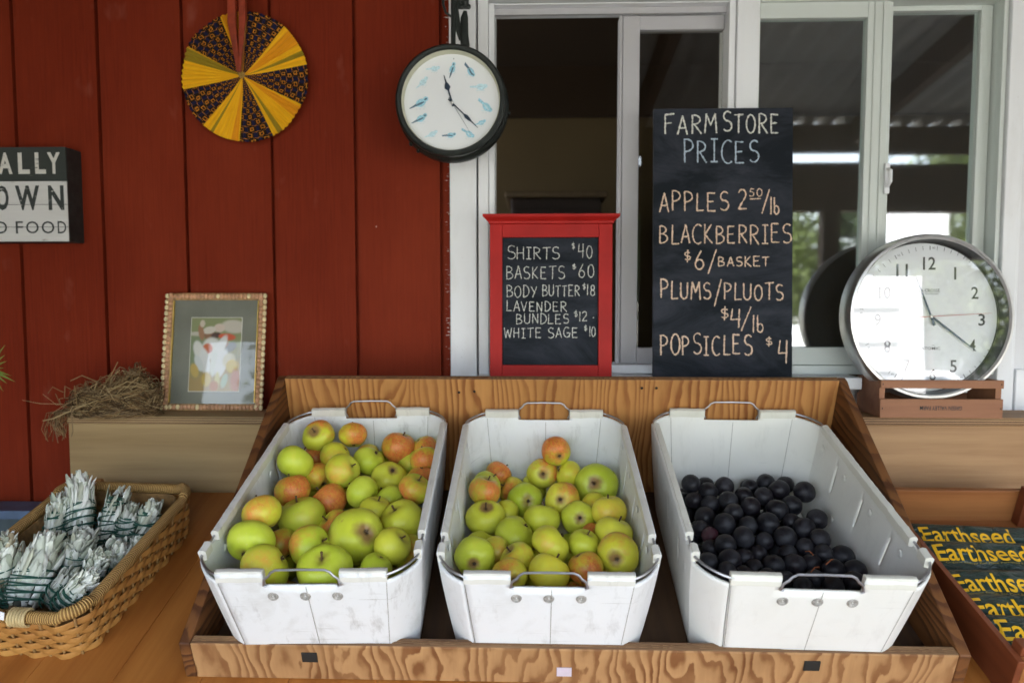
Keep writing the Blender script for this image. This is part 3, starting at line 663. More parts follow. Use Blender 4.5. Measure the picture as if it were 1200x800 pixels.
# (zx,zy,zr, end 's' stem / 'c' calyx / '' none, its offset in the image, blush 0-1, russet, yellow, label)
LA = [
 (455,240,54,'s',(-20,-24),.78,.9,.45,'tan russet apple with a dark stem hollow, far left of the back row'),
 (574,237,49,'',(10,-30),.72,.1,.55,'small yellow apple with a red cap, under the back handle'),
 (372,332,63,'',(-30,-10),.14,.3,.15,'green apple against the left wall near the back'),
 (446,320,32,'',(0,0),.95,.2,.3,'small red apple peeking out beside the green one by the left wall'),
 (515,312,55,'',(20,-10),.45,.1,.55,'yellow green apple with a pink top, behind the pink cheeked one'),
 (538,360,60,'',(5,-25),.38,.0,.35,'pale green apple with a soft pink cheek, middle of the back half'),
 (632,327,55,'',(0,0),.10,.0,.20,'clear green apple right of the pale pink cheeked one'),
 (733,280,60,'',(12,-12),.85,.6,.30,'big red and green apple with a brown bruise, back right'),
 (680,262,33,'',(0,0),.08,.0,.25,'small green apple tucked behind the large red and green one'),
 (831,248,45,'',(14,4),.75,.1,.7,'orange red apple in the back right corner'),
 (842,325,52,'',(12,0),.65,.1,.7,'orange and yellow apple leaning on the right wall'),
 (449,382,42,'',(10,5),.60,.7,.5,'brownish orange apple sunk between its neighbours'),
 (365,430,60,'',(0,-10),.85,.95,.45,'dull red wrinkled apple close to the left wall'),
 (490,467,68,'',(12,18),.82,.25,.85,'large orange apple in the middle'),
 (607,433,57,'',(0,0),.05,.0,.15,'plain green apple just right of the large orange one'),
 (702,385,62,'c',(14,-36),.18,.5,.55,'pale yellow green apple showing its eye at the top'),
 (788,422,55,'',(-8,-14),.60,.15,.35,'pink flushed green apple beside the right wall'),
 (395,525,83,'',(40,10),.15,.1,.25,'large green apple left of centre'),
 (258,508,68,'',(-12,-24),.50,.5,.5,'tan apple with a rosy top against the left wall'),
 (218,605,77,'c',(-30,52),.05,.1,.12,'large green apple with a thin scratch at front left'),
 (325,618,36,'',(-5,5),.60,.2,.5,'small pinkish apple half hidden between three green ones'),
 (425,625,72,'',(25,-38),.48,.1,.15,'green apple with a brick red top, left of the biggest apple'),
 (588,587,97,'c',(40,-15),.18,.9,.30,'biggest apple, pale green, its russet eye facing out'),
 (744,535,77,'',(-30,-40),.10,.1,.45,'large yellow green apple against the right wall'),
 (652,498,42,'',(0,0),.05,.0,.55,'small yellow apple behind the biggest one'),
 (710,620,64,'',(25,20),.12,.1,.55,'yellow green apple right of the biggest apple'),
 (272,700,86,'',(24,20),.45,.1,.35,'long pink cheeked green apple at the left end of the front handle'),
 (475,705,90,'s',(-12,-55),.05,.1,.12,'bright green apple with its stem hollow up, behind the front handle'),
 (655,697,54,'',(0,0),.05,.1,.12,'green apple low in the front right'),
 (703,458,40,'',(0,0),.1,.1,.2,'green apple low down below the one showing its eye'),
 (780,330,42,'',(0,0),.2,.5,.2,'dim green apple in the gap beside the orange and yellow one'),
 (822,388,32,'',(0,0),.9,.1,.5,'sliver of orange red apple by the right wall'),
 (640,285,34,'',(0,0),.7,.3,.5,'orange brown apple just visible behind the clear green one'),
 (510,552,38,'',(0,0),.7,.2,.6,'orange apple deep between the large orange and the biggest apple'),
 (770,642,34,'',(0,0),.5,.6,.4,'brownish apple in the front right corner'),
]
MA = [
 (405,225,50,'c',(16,20),.85,.5,.5,'orange red apple at the very back, eye facing out'),
 (358,300,54,'s',(4,0),.60,.8,.6,'tan apple with a rosy side, its stem hollow facing out near the back'),
 (312,290,40,'',(0,0),.1,.1,.2,'green apple half behind the tan rosy one'),
 (445,302,38,'',(6,6),.35,.2,.6,'small green and orange apple right of the tan one'),
 (543,335,72,'s',(-14,-3),.18,.5,.12,'largest green apple in the back right, stem facing out'),
 (210,302,48,'',(14,0),.82,.1,.25,'pinkish red apple at the back left wall'),
 (172,335,44,'',(0,0),.25,.2,.2,'green apple squeezed at the left wall behind the red topped one'),
 (158,357,55,'',(14,-12),.60,.4,.25,'green apple with a dull red top by the left wall'),
 (258,357,44,'',(0,-5),.55,.8,.5,'brown russet apple sunk between the red and the green one'),
 (302,388,60,'c',(13,4),.08,.3,.12,'deep green apple with a small dark eye'),
 (425,388,60,'c',(-8,-3),.55,.7,.8,'yellow apple streaked with orange, eye facing out'),
 (480,447,57,'c',(6,0),.12,.95,.35,'yellow green apple with a wide tan patch round its eye'),
 (592,427,58,'',(10,-5),.32,.2,.95,'golden yellow apple by the right wall'),
 (605,500,63,'',(0,0),.08,.0,.65,'smooth yellow green apple against the right wall'),
 (152,450,67,'s',(0,-50),.30,.6,.45,'flat topped tan green apple at the left wall'),
 (232,437,42,'',(0,0),.12,.2,.45,'yellowish green apple right of the flat topped one'),
 (358,455,63,'',(0,0),.12,.5,.40,'round dull green apple in the centre'),
 (268,507,72,'',(0,0),.10,.4,.25,'large dull green apple left of centre'),
 (388,538,65,'',(-40,8),.35,.6,.55,'pale yellow green apple with a brown patch on its left side'),
 (497,535,52,'',(0,0),.05,.1,.35,'plain green apple right of the brown patched one'),
 (145,545,62,'',(0,0),.15,.5,.35,'tan green apple in the front left, behind the dark eyed one'),
 (128,580,66,'c',(-3,25),.15,.7,.20,'green apple in the front left corner with a dark eye'),
 (275,590,62,'',(-10,-5),.45,.4,.6,'orange flushed yellow apple near the front'),
 (250,642,58,'c',(20,14),.55,.8,.6,'orange brown apple at the left end of the front handle'),
 (380,632,70,'',(0,0),.05,.1,.85,'bright yellow apple behind the front handle'),
 (502,614,58,'',(8,4),.75,.9,.55,'rust red apple right of the bright yellow one'),
 (618,570,68,'c',(-5,18),.50,.9,.65,'orange streaked apple with a dark eye, front right'),
 (540,512,34,'',(0,0),.9,.1,.3,'red sliver of an apple by the smooth yellow green one'),
 (528,408,26,'',(0,0),.4,.3,.6,'small piece of a yellow apple under the largest green one'),
 (205,565,36,'',(0,0),.4,.6,.5,'orange brown apple low between the front left pair'),
 (330,345,30,'',(0,0),.3,.6,.4,'dim green apple low behind the deep green one'),
]
def toW(fr, p): return fr @ Vector(p)
def px_dir(u, v, dx, dy, r):
    """unit vector for a point offset (dx,dy) px on a ball of r px seen at (u,v)"""
    a = max(-.96, min(.96, dx/r)); b = max(-.96, min(.96, -dy/r)); c = math.sqrt(max(.02, 1-a*a-b*b))
    q = ray(u, v).normalized(); rt = q.cross(Vector((0, 0, 1))).normalized(); up = rt.cross(q)
    return (rt*a+up*b-q*c).normalized()
def orient(ax, bl):
    """matrix whose z axis is ax and whose x axis is as near bl as it can be"""
    z = ax.normalized(); x = bl-z*bl.dot(z); x = x.normalized() if x.length > 1e-3 else z.orthogonal().normalized(); y = z.cross(x)
    return Matrix((x, y, z)).transposed()
rg = random.Random(11)
def heap(lst, ox, oy, scl, key, wbase, where, group):
    fr = FR_[key]; inv = fr.inverted(); P = []
    for (zx, zy, zr, e, off, bl, ru, ye, lab) in lst:
        u, v, r = ox+zx*scl, oy+zy*scl, zr*scl
        small = zr < 48
        w = wbase(v)-(.022 if small else 0); q = ray(u, v)
        for _ in range(3):
            T = on_table(u, v, w); W = TO+Vector((1, 0, 0))*T.x+EV*T.y+EW*T.z; dep = (W-CAM).dot(ROT @ Vector((0, 1, 0))); rad = r*dep/FPX
            if not small: w = wbase(v)+(rad-.036)*.8
        if small: rad = max(rad, .029)
        rad *= 1.04
        P.append([u, v, (W-CAM).length, rad, W])
    # nudge along each line of sight until neighbours no longer cut each other
    for it in range(150):
        for i in range(len(P)):
            for j in range(i+1, len(P)):
                d = P[i][4]-P[j][4]; L = d.length; need = (P[i][3]+P[j][3])*.925
                if L < need:
                    a, b = (i, j) if P[i][2] > P[j][2] else (j, i)   # a is the farther one: push it away
                    qa = ray(P[a][0], P[a][1]).normalized(); push = (need-L)*.6
                    P[a][2] += push*.8; P[b][2] -= push*.12
                    for k in (a, b):
                        dn = CAM+ray(P[k][0], P[k][1]).normalized()*P[k][2]; P[k][4] = dn
    out = []
    for (it_, p) in zip(lst, P):
        (zx, zy, zr, e, off, bl, ru, ye, lab) = it_; u, v, L, rad, W = p
        loc = inv @ W
        if loc.z < rad*.9:                                  # keep above the tote floor
            pass
        hx = TWW/2*(1-.12*(1-max(0, min(1, loc.z/THH))))-rad*.93-.004
        la = inv @ CAM; dl = loc-la                                # slide along the line of sight back inside the walls
        for ax_i, lo_, hi_ in ((1, .014+.03*(1-loc.z/THH)+rad*.9, TLL-.012-.020*(1-loc.z/THH)-rad*.9), (0, -hx, hx)):
            if loc[ax_i] > hi_ or loc[ax_i] < lo_:
                lim = hi_ if loc[ax_i] > hi_ else lo_
                if abs(dl[ax_i]) > .25*dl.length:
                    cand = la+dl*((lim-la[ax_i])/dl[ax_i])
                    if (cand-loc).length < (.13 if zr >= 48 else .03): loc = cand
                loc[ax_i] = lim
        rad *= max(.8, min(1.15, (loc-la).length/dl.length)); loc.z = max(rad*.9, loc.z)
        W = fr @ loc
        d0 = px_dir(u, v, off[0]*scl, off[1]*scl, zr*scl)
        if e == 's': ax = d0; b_ = Vector((rg.uniform(-1, 1), rg.uniform(-1, 1), 1))
        elif e == 'c': ax = -d0; b_ = px_dir(u, v, -off[0]*scl-3, -off[1]*scl-4, zr*scl)
        else:
            b_ = d0; ax = Vector((rg.uniform(-1, 1), rg.uniform(-.25, .35), rg.uniform(.35, 1))).normalized()
            if rg.random() < .3: ax = -ax
        M = Matrix.Translation(W) @ orient(ax, b_).to_4x4() @ Matrix.Diagonal((rad/.0355,)*3+(1,))
        o = bpy.data.objects.new('apple', APM[rg.randrange(4)]); link(o); o.matrix_world = M; o.color = (bl, ru, ye, 1)
        tag(o, lab+where, 'apple', group)
        s_ = bpy.data.objects.new('stem', STM); link(s_, o); c_ = bpy.data.objects.new('calyx', CLM); link(c_, o)
        out.append((W, rad))
    return out
WL = lambda v: .176+.012*max(0, (560-v)/120)
WM = lambda v: .142-.012*max(0, (600-v)/100)
f1 = heap(LA, 220, 430, .3373, 'L', WL, ', left tote', 'apples in the left tote')
f2 = heap(MA, 510, 450, .35, 'M', WM, ', middle tote', 'apples in the middle tote')
# the lower layer that shows only through the gaps
def under(tops, key, wtop, label, group, n, R0, seed):
    rg = random.Random(seed); fr = FR_[key]; got = list(tops); k = 0; tries = 0
    while k < n and tries < 6000:
        tries += 1; r = R0*rg.uniform(.88, 1.05); p = Vector((rg.uniform(-.115, .115), rg.uniform(.06, TLL-.06), rg.uniform(r+.008, wtop))); W = fr @ p
        if all((W-q).length > (r+s)*.93 for q, s in got):
            got.append((W, r)); k += 1; yield W, r
for W, r in under(f1, 'L', .135, '', '', 26, .034, 3):
    o = bpy.data.objects.new('apple', APM[rg.randrange(4)]); link(o); o.matrix_world = Matrix.Translation(W) @ orient(Vector((rg.uniform(-1, 1), rg.uniform(-1, 1), .6)), Vector((rg.uniform(-1, 1), -.5, 1))).to_4x4() @ Matrix.Diagonal((r/.0355,)*3+(1,))
    o.color = (rg.choice((.1, .3, .6, .7)), rg.uniform(0, .6), rg.uniform(.1, .6), 1); tag(o, 'apple buried under the top layer of the heaped left tote', 'apple', 'apples buried in the left tote')
for W, r in under(f2, 'M', .10, '', '', 22, .033, 5):
    o = bpy.data.objects.new('apple', APM[rg.randrange(4)]); link(o); o.matrix_world = Matrix.Translation(W) @ orient(Vector((rg.uniform(-1, 1), rg.uniform(-1, 1), .6)), Vector((rg.uniform(-1, 1), -.5, 1))).to_4x4() @ Matrix.Diagonal((r/.0355,)*3+(1,))
    o.color = (rg.choice((.1, .3, .6, .7)), rg.uniform(0, .6), rg.uniform(.1, .6), 1); tag(o, 'apple buried under the top layer of the middle tote', 'apple', 'apples buried in the middle tote')
# plums
def plum_mesh(seed):
    vs = []; nu, nv = 20, 14
    for i in range(nv+1):
        th = math.pi*i/nv
        for k in range(nu):
            a = 2*math.pi*k/nu; r = 1-.09*math.exp(-(th/.30)**2)-.035*math.exp(-((a-math.pi)/.28)**2)*math.sin(th)
            vs.append((r*math.sin(th)*math.cos(a)*.019, r*math.sin(th)*math.sin(a)*.019, r*math.cos(th)*.019*(1.0 if seed else .95)))
    return tmp_mesh(MB().add(vs, [(i*nu+k, (i+1)*nu+k, (i+1)*nu+(k+1) % nu, i*nu+(k+1) % nu) for i in range(nv) for k in range(nu)]), M_PLUM)
PLM = [plum_mesh(0), plum_mesh(1)]
PL = [(140,125,50),(235,170,52),(325,140,52),(465,145,40),(430,190,48),(553,120,48),(625,160,58),(765,170,58),(540,195,50),(345,220,52),(245,240,52),(155,215,45),(470,250,52),(375,285,50),(615,268,65),(695,245,55),(220,310,60),(325,345,58),(455,355,50),(565,345,62),(835,320,55),(695,335,45),(765,370,58),(660,420,60),(430,420,60),(545,440,45),(330,460,58),(850,430,55),(245,410,45),(770,475,50),(870,510,52),(975,530,65),(355,545,62),(435,530,50),(510,510,45),(595,575,60),(675,510,50),(710,570,60),(805,560,52),(925,600,60),(1045,605,62),(250,480,48),(490,590,44),(825,650,50),(925,690,55),(1040,670,60),(660,655,46),(430,625,46),(340,605,46),(760,695,50),(560,640,48),(195,375,48)]
P = []
for (zx, zy, zr) in PL:
    u, v = 780+zx*.2126, 540+zy*.2126; w = .108 if zr >= 50 else .098
    T = on_table(u, v, w); W = TO+Vector((1, 0, 0))*T.x+EV*T.y+EW*T.z; dep = (W-CAM).dot(ROT @ Vector((0, 1, 0)))
    P.append([u, v, (W-CAM).length, max(.0165, min(.0215, (zr+2)*.2126*dep/FPX)), W])
for it in range(80):
    for i in range(len(P)):
        for j in range(i+1, len(P)):
            L = (P[i][4]-P[j][4]).length; need = (P[i][3]+P[j][3])*.93
            if L < need:
                a, b = (i, j) if P[i][2] > P[j][2] else (j, i); P[a][2] += (need-L)*.5; P[b][2] -= (need-L)*.12
                for k in (a, b): P[k][4] = CAM+ray(P[k][0], P[k][1]).normalized()*P[k][2]
rows = sorted(range(len(P)), key=lambda i: P[i][1]); ORD = ['leftmost', 'second from the left', 'third from the left', 'fourth from the left', 'fifth from the left', 'sixth from the left', 'seventh from the left', 'eighth from the left']
RN = ['the back row', 'the second row from the back', 'the third row from the back', 'the fourth row from the back', 'the middle row', 'the third row from the front', 'the second row from the front', 'the front row, behind the handle']
nr = 8; per = math.ceil(len(rows)/nr); inv = FR_['R'].inverted(); got = []
for k in range(nr):
    row = sorted(rows[k*per:(k+1)*per], key=lambda i: P[i][0])
    for q, i in enumerate(row):
        u, v, L, rad, W = P[i]; loc = inv @ W; hx = TWW/2*.93-rad; loc.x = max(-hx, min(hx, loc.x)); loc.z = max(rad, loc.z); loc.y = max(.035+rad, loc.y); W = FR_['R'] @ loc; got.append((W, rad))
        o = bpy.data.objects.new('plum', PLM[i % 2]); link(o); s_ = rad/.019
        o.matrix_world = Matrix.Translation(W) @ orient(Vector((rg.uniform(-.8, .8), rg.uniform(-1, .2), rg.uniform(.1, 1))), Vector((rg.uniform(-1, 1), rg.uniform(-1, 1), .1))).to_4x4() @ Matrix.Diagonal((s_, s_, s_, 1))
        red = PL[i] == (245, 410, 45); o.color = (1 if red else .0,)*3+(1,)
        tag(o, 'reddish plum near the left wall of the right tote' if red else ('rightmost' if q == len(row)-1 else ORD[q])+' dark plum in '+RN[k], 'plum', 'dark plums in the right tote')
for W, r in under(got, 'R', .085, '', '', 95, .0185, 9):
    o = bpy.data.objects.new('plum', PLM[0]); link(o); o.matrix_world = Matrix.Translation(W); o.color = (0, 0, 0, 1); tag(o, 'dark plum buried under the top layer of the right tote', 'plum', 'plums buried in the right tote')
m = MB()
for (u, v, du, dv) in ((953, 650, -9, -4), (960, 664, -10, 6), (968, 661, 12, -6)):
    T = on_table(u, v, .128); P0 = tp(*T); T2_ = on_table(u+du, v+dv, .122); m.tube([P0, (P0+tp(*T2_))/2+Vector((0, 0, .004)), tp(*T2_)], [.0012, .001, .0008], 6)
tag(m.build('fruit_stem', simple('rusty_stem', (.30, .09, .03), .8), None, True), 'rusty brown forked twig lying on the plums by the right wall', 'twig')

# ------------------------------------------------------------------ chalkboards on the sill
def face_frame(u0, u1, vt, vb, d, lean=3.0):
    """local frame (x right, z up, face at y=0 towards the viewer) of an upright thing whose foot is at (u0..u1, vb), d away"""
    a = at(u0, vb, d); b = at(u1, vb, d); c = (a+b)/2; tpz = at((u0+u1)/2, vt, d+.02)
    return Matrix.Translation(Vector((c.x, c.y, c.z))) @ Matrix.Rotation(R(-lean), 4, 'X'), (b-a).length, tpz.z-c.z
def conv_for(M, W_, H_, u0, u1, vt, vb):
    return lambda u, v: (-W_/2+(u-u0)/(u1-u0)*W_, (vb-v)/(vb-vt)*H_)
# large black board
d = 1.612; M, W_, H_ = face_frame(765.5, 928.5, 124, 440, d, 3.2)
M = Matrix.Translation((0, 0, 1.3195-M.translation.z)) @ M; H_ += at(800, 440, d).z-1.3195
big = thing('price_chalkboard', 'tall black chalkboard reading FARM STORE PRICES, standing on the window sill', 'chalkboard', M)
bx('board', -W_/2, W_/2, 0, .014, 0, H_, M_SLATE, big, .0015)
cv = lambda u, v: (-W_/2+(u-765.5+(v-124)/316*1.2)/162.5*W_, (at(840, v, d+.02-.02*(v-124)/316).z-1.3195))
m = MB(); r1 = random.Random(3)
def z8(x, y): return 740+x*.4125, 110+y*.4125
def wr(s, x0, x1, y0, y1, mi, w=1.9, slope=0, big_=1.0):
    a, b = z8(x0, y0); c, e = z8(x1, y1); write(m, s, a, c, b, e, cv, w, mi, r1, slope, big=big_)
wr('FARM', 92, 240, 54, 108, 0, 2.1, 0, 1.08); wr('STORE', 256, 418, 48, 104, 0, 2.1, .02, 1.1); wr('PRICES', 146, 360, 128, 192, 1, 2.1)
wr('APPLES', 78, 275, 276, 330, 2, 2.0, 0); wr('2', 300, 328, 268, 326, 2, 2.1); wr('50', 332, 368, 268, 290, 2, 1.5); wr('-', 334, 372, 282, 310, 2, 1.4); wr('/', 366, 392, 276, 330, 2, 1.7); wr('lb', 390, 416, 292, 340, 2, 1.8)
wr('BLACKBERRIES', 78, 450, 372, 424, 2, 1.9); wr('$', 146, 166, 444, 472, 2, 1.7); wr('6', 176, 208, 442, 498, 2, 2.0); wr('/', 212, 238, 450, 500, 2, 1.7); wr('BASKET', 244, 388, 462, 489, 2, 1.6)
wr('PLUMS', 80, 226, 530, 580, 2, 2.0, .03); wr('/', 230, 254, 530, 590, 2, 1.7); wr('PLUOTS', 260, 430, 538, 584, 2, 1.9)
wr('$', 250, 272, 610, 638, 2, 1.7); wr('4', 278, 312, 614, 666, 2, 1.9); wr('/', 308, 338, 616, 664, 2, 1.7); wr('lb', 340, 370, 630, 676, 2, 1.8)
wr('POPSICLES', 78, 340, 684, 740, 2, 2.0); wr('$', 378, 398, 692, 714, 2, 1.4); wr('4', 410, 442, 700, 762, 2, 1.9)
m.build('chalk_lettering', [M_CHW, M_CHB, M_CHO], big)
# red framed board
d = 1.600; M, W_, H_ = face_frame(574, 717, 262, 438, d, 1.5)
M = Matrix.Translation((0, 0, 1.3195-M.translation.z)) @ M; H_ = at(645, 262, d+.005).z-1.3195
rb = thing('framed_chalkboard', 'small chalkboard in a red frame with a cornice, listing SHIRTS and BASKETS', 'chalkboard', M)
sx = W_/143.
L_, R_ = -W_/2+(589-574.5)*sx, -W_/2+(701-574)*sx; zb2, zt2 = (438-424)*sx, H_-(277.5-262)*sx
bx('frame_stile', -W_/2, L_, 0, .022, 0, H_, M_REDF, rb, .0015); bx('frame_stile', R_, W_/2, 0, .022, 0, H_, M_REDF, rb, .0015)
bx('frame_rail', L_+.0002, R_-.0002, .0006, .022, 0, zb2, M_REDF, rb, .0012); bx('frame_rail', L_+.0002, R_-.0002, .0006, .022, zt2, H_, M_REDF, rb, .0012)
bx('slate', L_+.0003, R_-.0003, .0075, .012, zb2+.0003, zt2-.0003, M_SLATE, rb, 0)
pr = [(0, 0), (-.003, .001), (-.004, .006), (-.010, .0105), (-.0145, .014), (-.016, .0165), (-.016, .0215), (.022, .0215), (.022, 0)]
m = MB(); e0, e1 = -W_/2, W_/2; vs = []
for y, z in pr:
    ex = max(0, -y); vs += [(e0-ex, y, H_+z), (e1+ex, y, H_+z)]
n = len(pr); m.add(vs, [(2*i, 2*i+1, 2*((i+1) % n)+1, 2*((i+1) % n)) for i in range(n)]+[tuple(2*i for i in range(n)), tuple(2*i+1 for i in range(n-1, -1, -1))]); m.build('cornice', M_REDF, rb, bevel=.0006)
m = MB()
def z7(x, y): return 560+x*.25, 240+y*.25
cv2 = lambda u, v: (-W_/2+(u-574.3)*sx, H_-(v-262)*sx)
def wr2(s, x0, x1, y0, y1, w=1.05, slope=0, big_=1.0):
    a, b = z7(x0, y0); c, e = z7(x1, y1); write(m, s, a, c, b, e, cv2, w, 0, r1, slope, y=.0068, big=big_)
wr2('SHIRTS', 138, 384, 196, 250, 1.15, 0, 1.25); wr2('$', 440, 454, 178, 202, .8); wr2('40', 470, 538, 184, 244)
wr2('BASKETS', 136, 408, 284, 342); wr2('$', 444, 460, 276, 296, .8); wr2('60', 474, 546, 276, 336)
wr2('BODY', 137, 280, 376, 428); wr2('BUTTER', 304, 480, 374, 424); wr2('$', 492, 506, 368, 390, .8); wr2('18', 510, 552, 368, 420)
wr2('LAVENDER', 136, 418, 448, 494); wr2('BUNDLES', 182, 430, 506, 552); wr2('$', 452, 468, 494, 518, .8); wr2('12', 474, 516, 496, 540); wr2('.', 540, 547, 500, 524, 1)
wr2('WHITE', 124, 300, 574, 620); wr2('SAGE', 330, 474, 570, 618); wr2('$', 500, 514, 562, 584, .8); wr2('10', 522, 554, 566, 612)
m.build('chalk_lettering', M_CHW, rb)

# ------------------------------------------------------------------ wall sign at the left
d = 1.64; a = at(76, 172, d); b = at(81.5, 283, d); Wd, Hd = .315, a.z-b.z
sg = thing('wooden_wall_sign', 'boxy black and white wooden sign ending ALLY, OWN and FOOD on the red wall', 'sign', Matrix.Translation(((a.x+b.x)/2-Wd/2, -DW+d, b.z)))
def distress(name, base, under_, lo=.60, hi=.66, sc_=50):
    n = NT(name, .7, .3); f = n.ramp(n.noise(n.coord(scale=(.45, 1, 1.6)), sc_, 6, .75, .3), [(lo, 0), (hi, 1)]); f2 = n.noise(n.coord(scale=(.2, 1, 3)), 30, 5, .7)
    n.color(n.mix(f, n.mix(n.math('MULTIPLY', f2, .6), base, tuple(k*.55+.03 for k in base)), under_)); return n.m
SD = distress('sign_black', (.035, .042, .036), (.42, .42, .38), .66, .72); SW = distress('sign_white', (.72, .71, .69), (.24, .22, .19), .63, .74, 38)
LW = distress('letter_white', (.72, .70, .64), (.05, .055, .05), .58, .63, 90); LB = distress('letter_black', (.035, .042, .04), (.60, .58, .53), .60, .64, 90)
bx('box_body', -Wd/2, Wd/2, .0025, .058, 0, Hd, simple('sign_black_side', (.018, .02, .018), .6, 0, .5, 60), sg, .002)
s_ = Hd/111.
bx('dark_panel', -Wd/2+.0005, Wd/2-.0005, 0, .0022, Hd-39.5*s_, Hd-.0005, SD, sg, 0)
for z0_, z1_ in ((67, 40), (93.5, 67.6), (110.8, 94.1)): bx('white_board', -Wd/2+.0005, Wd/2-.0005, 0, .0022, Hd-z0_*s_, Hd-z1_*s_, SW, sg, .0006)
m = MB(); xe = Wd/2
def st(body, u0, u1, v0, v1, off, mi): fit_text(m, body, xe-(76-u0)*s_, xe-(76-u1)*s_, Hd-(v1-172)*s_, Hd-(v0-172)*s_, -.0004, off, mi)
for ch, u0, u1 in (('L', -62, -48), ('O', -43, -26), ('C', -23, -8), ('A', -6, 11), ('L', 18, 32), ('L', 38.5, 51.6), ('Y', 53.5, 69)): st(ch, u0, u1, 178.5, 203.5, .034, 0)
for ch, u0, u1 in (('G', -61, -43), ('R', -35, -18), ('O', -11, 5), ('W', 13, 42.5), ('N', 53, 72)): st(ch, u0, u1, 217, 246, .036, 1)
for ch, u0, u1 in (('G', -72, -58), ('O', -54, -39), ('O', -35, -20), ('D', -12, 1.5), ('F', 12, 21), ('O', 24.5, 40), ('O', 43.5, 59), ('D', 63, 73.5)): st(ch, u0, u1, 259, 273.5, .004, 1)
m.build('lettering', [LW, LB], sg)

# ------------------------------------------------------------------ round pleated fan
d = 1.672; c = at(286.5, 90.5, d); Rf = 74*d/FPX
fan = thing('round_pleated_fan', 'round pleated cloth fan in yellow and navy print hanging on the red wall', 'fan', Matrix.Translation(c))
fm = NT('kente_cloth', .75, .2); uvc = fm.n('ShaderNodeUVMap', uv_map='UVMap').outputs[0]; su = fm.sep(uvc); ang, rad_ = su[0], su[1]
# print: cells of navy blocks and gold framed squares
ca = fm.math('FRACT', fm.math('MULTIPLY', ang, 58)); row = fm.math('MULTIPLY', rad_, 10.5); rid = fm.math('FLOOR', row); cr_ = fm.math('FRACT', row)
shift = fm.math('MULTIPLY', fm.math('FRACT', fm.math('MULTIPLY', rid, .5)), 1.0)
cb = fm.math('ADD', fm.math('MULTIPLY', ang, 58), shift); cid = fm.math('FLOOR', cb); cx_ = fm.math('FRACT', cb)
def band(v, a, b): return fm.math('MULTIPLY', fm.math('GREATER_THAN', v, a), fm.math('LESS_THAN', v, b))
par = fm.math('FRACT', fm.math('MULTIPLY', fm.math('ADD', cid, fm.math('MULTIPLY', rid, 1.0)), .5)); odd = fm.math('GREATER_THAN', par, .25)
sq = fm.math('MULTIPLY', band(cx_, .14, .86), band(cr_, .20, .80)); inn = fm.math('MULTIPLY', band(cx_, .30, .70), band(cr_, .34, .66))
goldframe = fm.math('SUBTRACT', sq, inn)
gold, navy, blk = (.50, .185, .014), (.008, .009, .04), (.016, .007, .004)
pc = fm.mix(goldframe, blk, gold); pc2 = fm.mix(sq, gold, navy); pc2 = fm.mix(band(cr_, .05, .95), gold, fm.mix(band(cx_, .22, .78), blk, navy))
pcol = fm.mix(odd, pc2, pc)
vc = fm.n('ShaderNodeVertexColor', layer_name='panel').outputs['Color']; vs3 = fm.n('ShaderNodeSeparateColor', {'Color': vc}).outputs
yc = fm.mix(fm.noise(fm.coord(), 30, 2), (.78, .38, .008), (.86, .48, .012)); yc = fm.mix(vs3[1], yc, (.30, .21, .015)); yc = fm.mix(vs3[2], yc, (.66, .20, .008))
rib = fm.math('SINE', fm.math('MULTIPLY', rad_, 420.)); yc = fm.mix(fm.math('MULTIPLY', fm.math('GREATER_THAN', rib, .5), .12), yc, (.34, .20, .01))
fm.color(fm.mix(vs3[0], yc, pcol))
secs = [(2, 40, 1), (40, 80, 0), (80, 116, 1), (116, 154, 0), (154, 186, 1), (186, 222, 0), (222, 260, 1), (260, 298, 0), (298, 338, 1), (338, 362, 0)]
stripes = [(67, 72), (145, 150), (211, 215), (286, 297)]
orange = [(44, 60), (118, 128), (188, 194), (340, 346)]
vs = []; fs = []; uvl = []; vcl = []; NP = 144; rr_ = [.0, .05, .12, .25, .4, .55, .7, .85, .97, 1.0]
me_v = []
for j, q in enumerate(rr_):
    for i in range(NP*2+1):
        a = R(2+360*i/(NP*2)); amp = .0028*q*(1 if i % 4 in (1, 2) else -1) if q > .02 else 0; amp += .0020*q*math.sin(a*8)
        rr2 = Rf*q*(1+(.006*math.sin(a*5)+.004*math.sin(a*11)))
        me_v.append((rr2*math.sin(a), -.012*math.exp(-q*6)-abs(amp)*0+amp*.8, rr2*math.cos(a)))
W1 = NP*2+1
for j in range(len(rr_)-1):
    for i in range(NP*2): fs.append((j*W1+i, j*W1+i+1, (j+1)*W1+i+1, (j+1)*W1+i))
me = bpy.data.meshes.new('pleated_disc'); me.from_pydata(me_v, [], fs); me.materials.append(fm.m); uvy = me.uv_layers.new(name='UVMap'); ca_ = me.color_attributes.new('panel', 'FLOAT_COLOR', 'CORNER'); uvy = me.uv_layers['UVMap']; ca_ = me.color_attributes['panel']
for p in me.polygons:
    i = min(v % W1 for v in p.vertices); adeg = 2+360*(i+.5)/(NP*2)
    pr_ = 0; 
    for a0, a1, k_ in secs:
        if a0 <= adeg < a1: pr_ = k_
    s1 = 1. if any(a0 <= adeg < a1 for a0, a1 in stripes) else 0.; s2 = 1. if any(a0 <= adeg < a1 for a0, a1 in orange) else 0.
    for li in p.loop_indices:
        vi = me.loops[li].vertex_index; uvy.data[li].uv = ((vi % W1)/(NP*2.), rr_[vi//W1]); ca_.data[li].color = (pr_, s1, s2*.6, 1)
o = bpy.data.objects.new('pleated_disc', me); link(o, fan); so = o.modifiers.new('thick', 'SOLIDIFY'); so.thickness = .0012
LE = simple('oxblood_leather', (.26, .035, .012), .4, 0, .3, 60, .2); BR = simple('gold_braid', (.40, .25, .06), .7, 0, .4, 300)
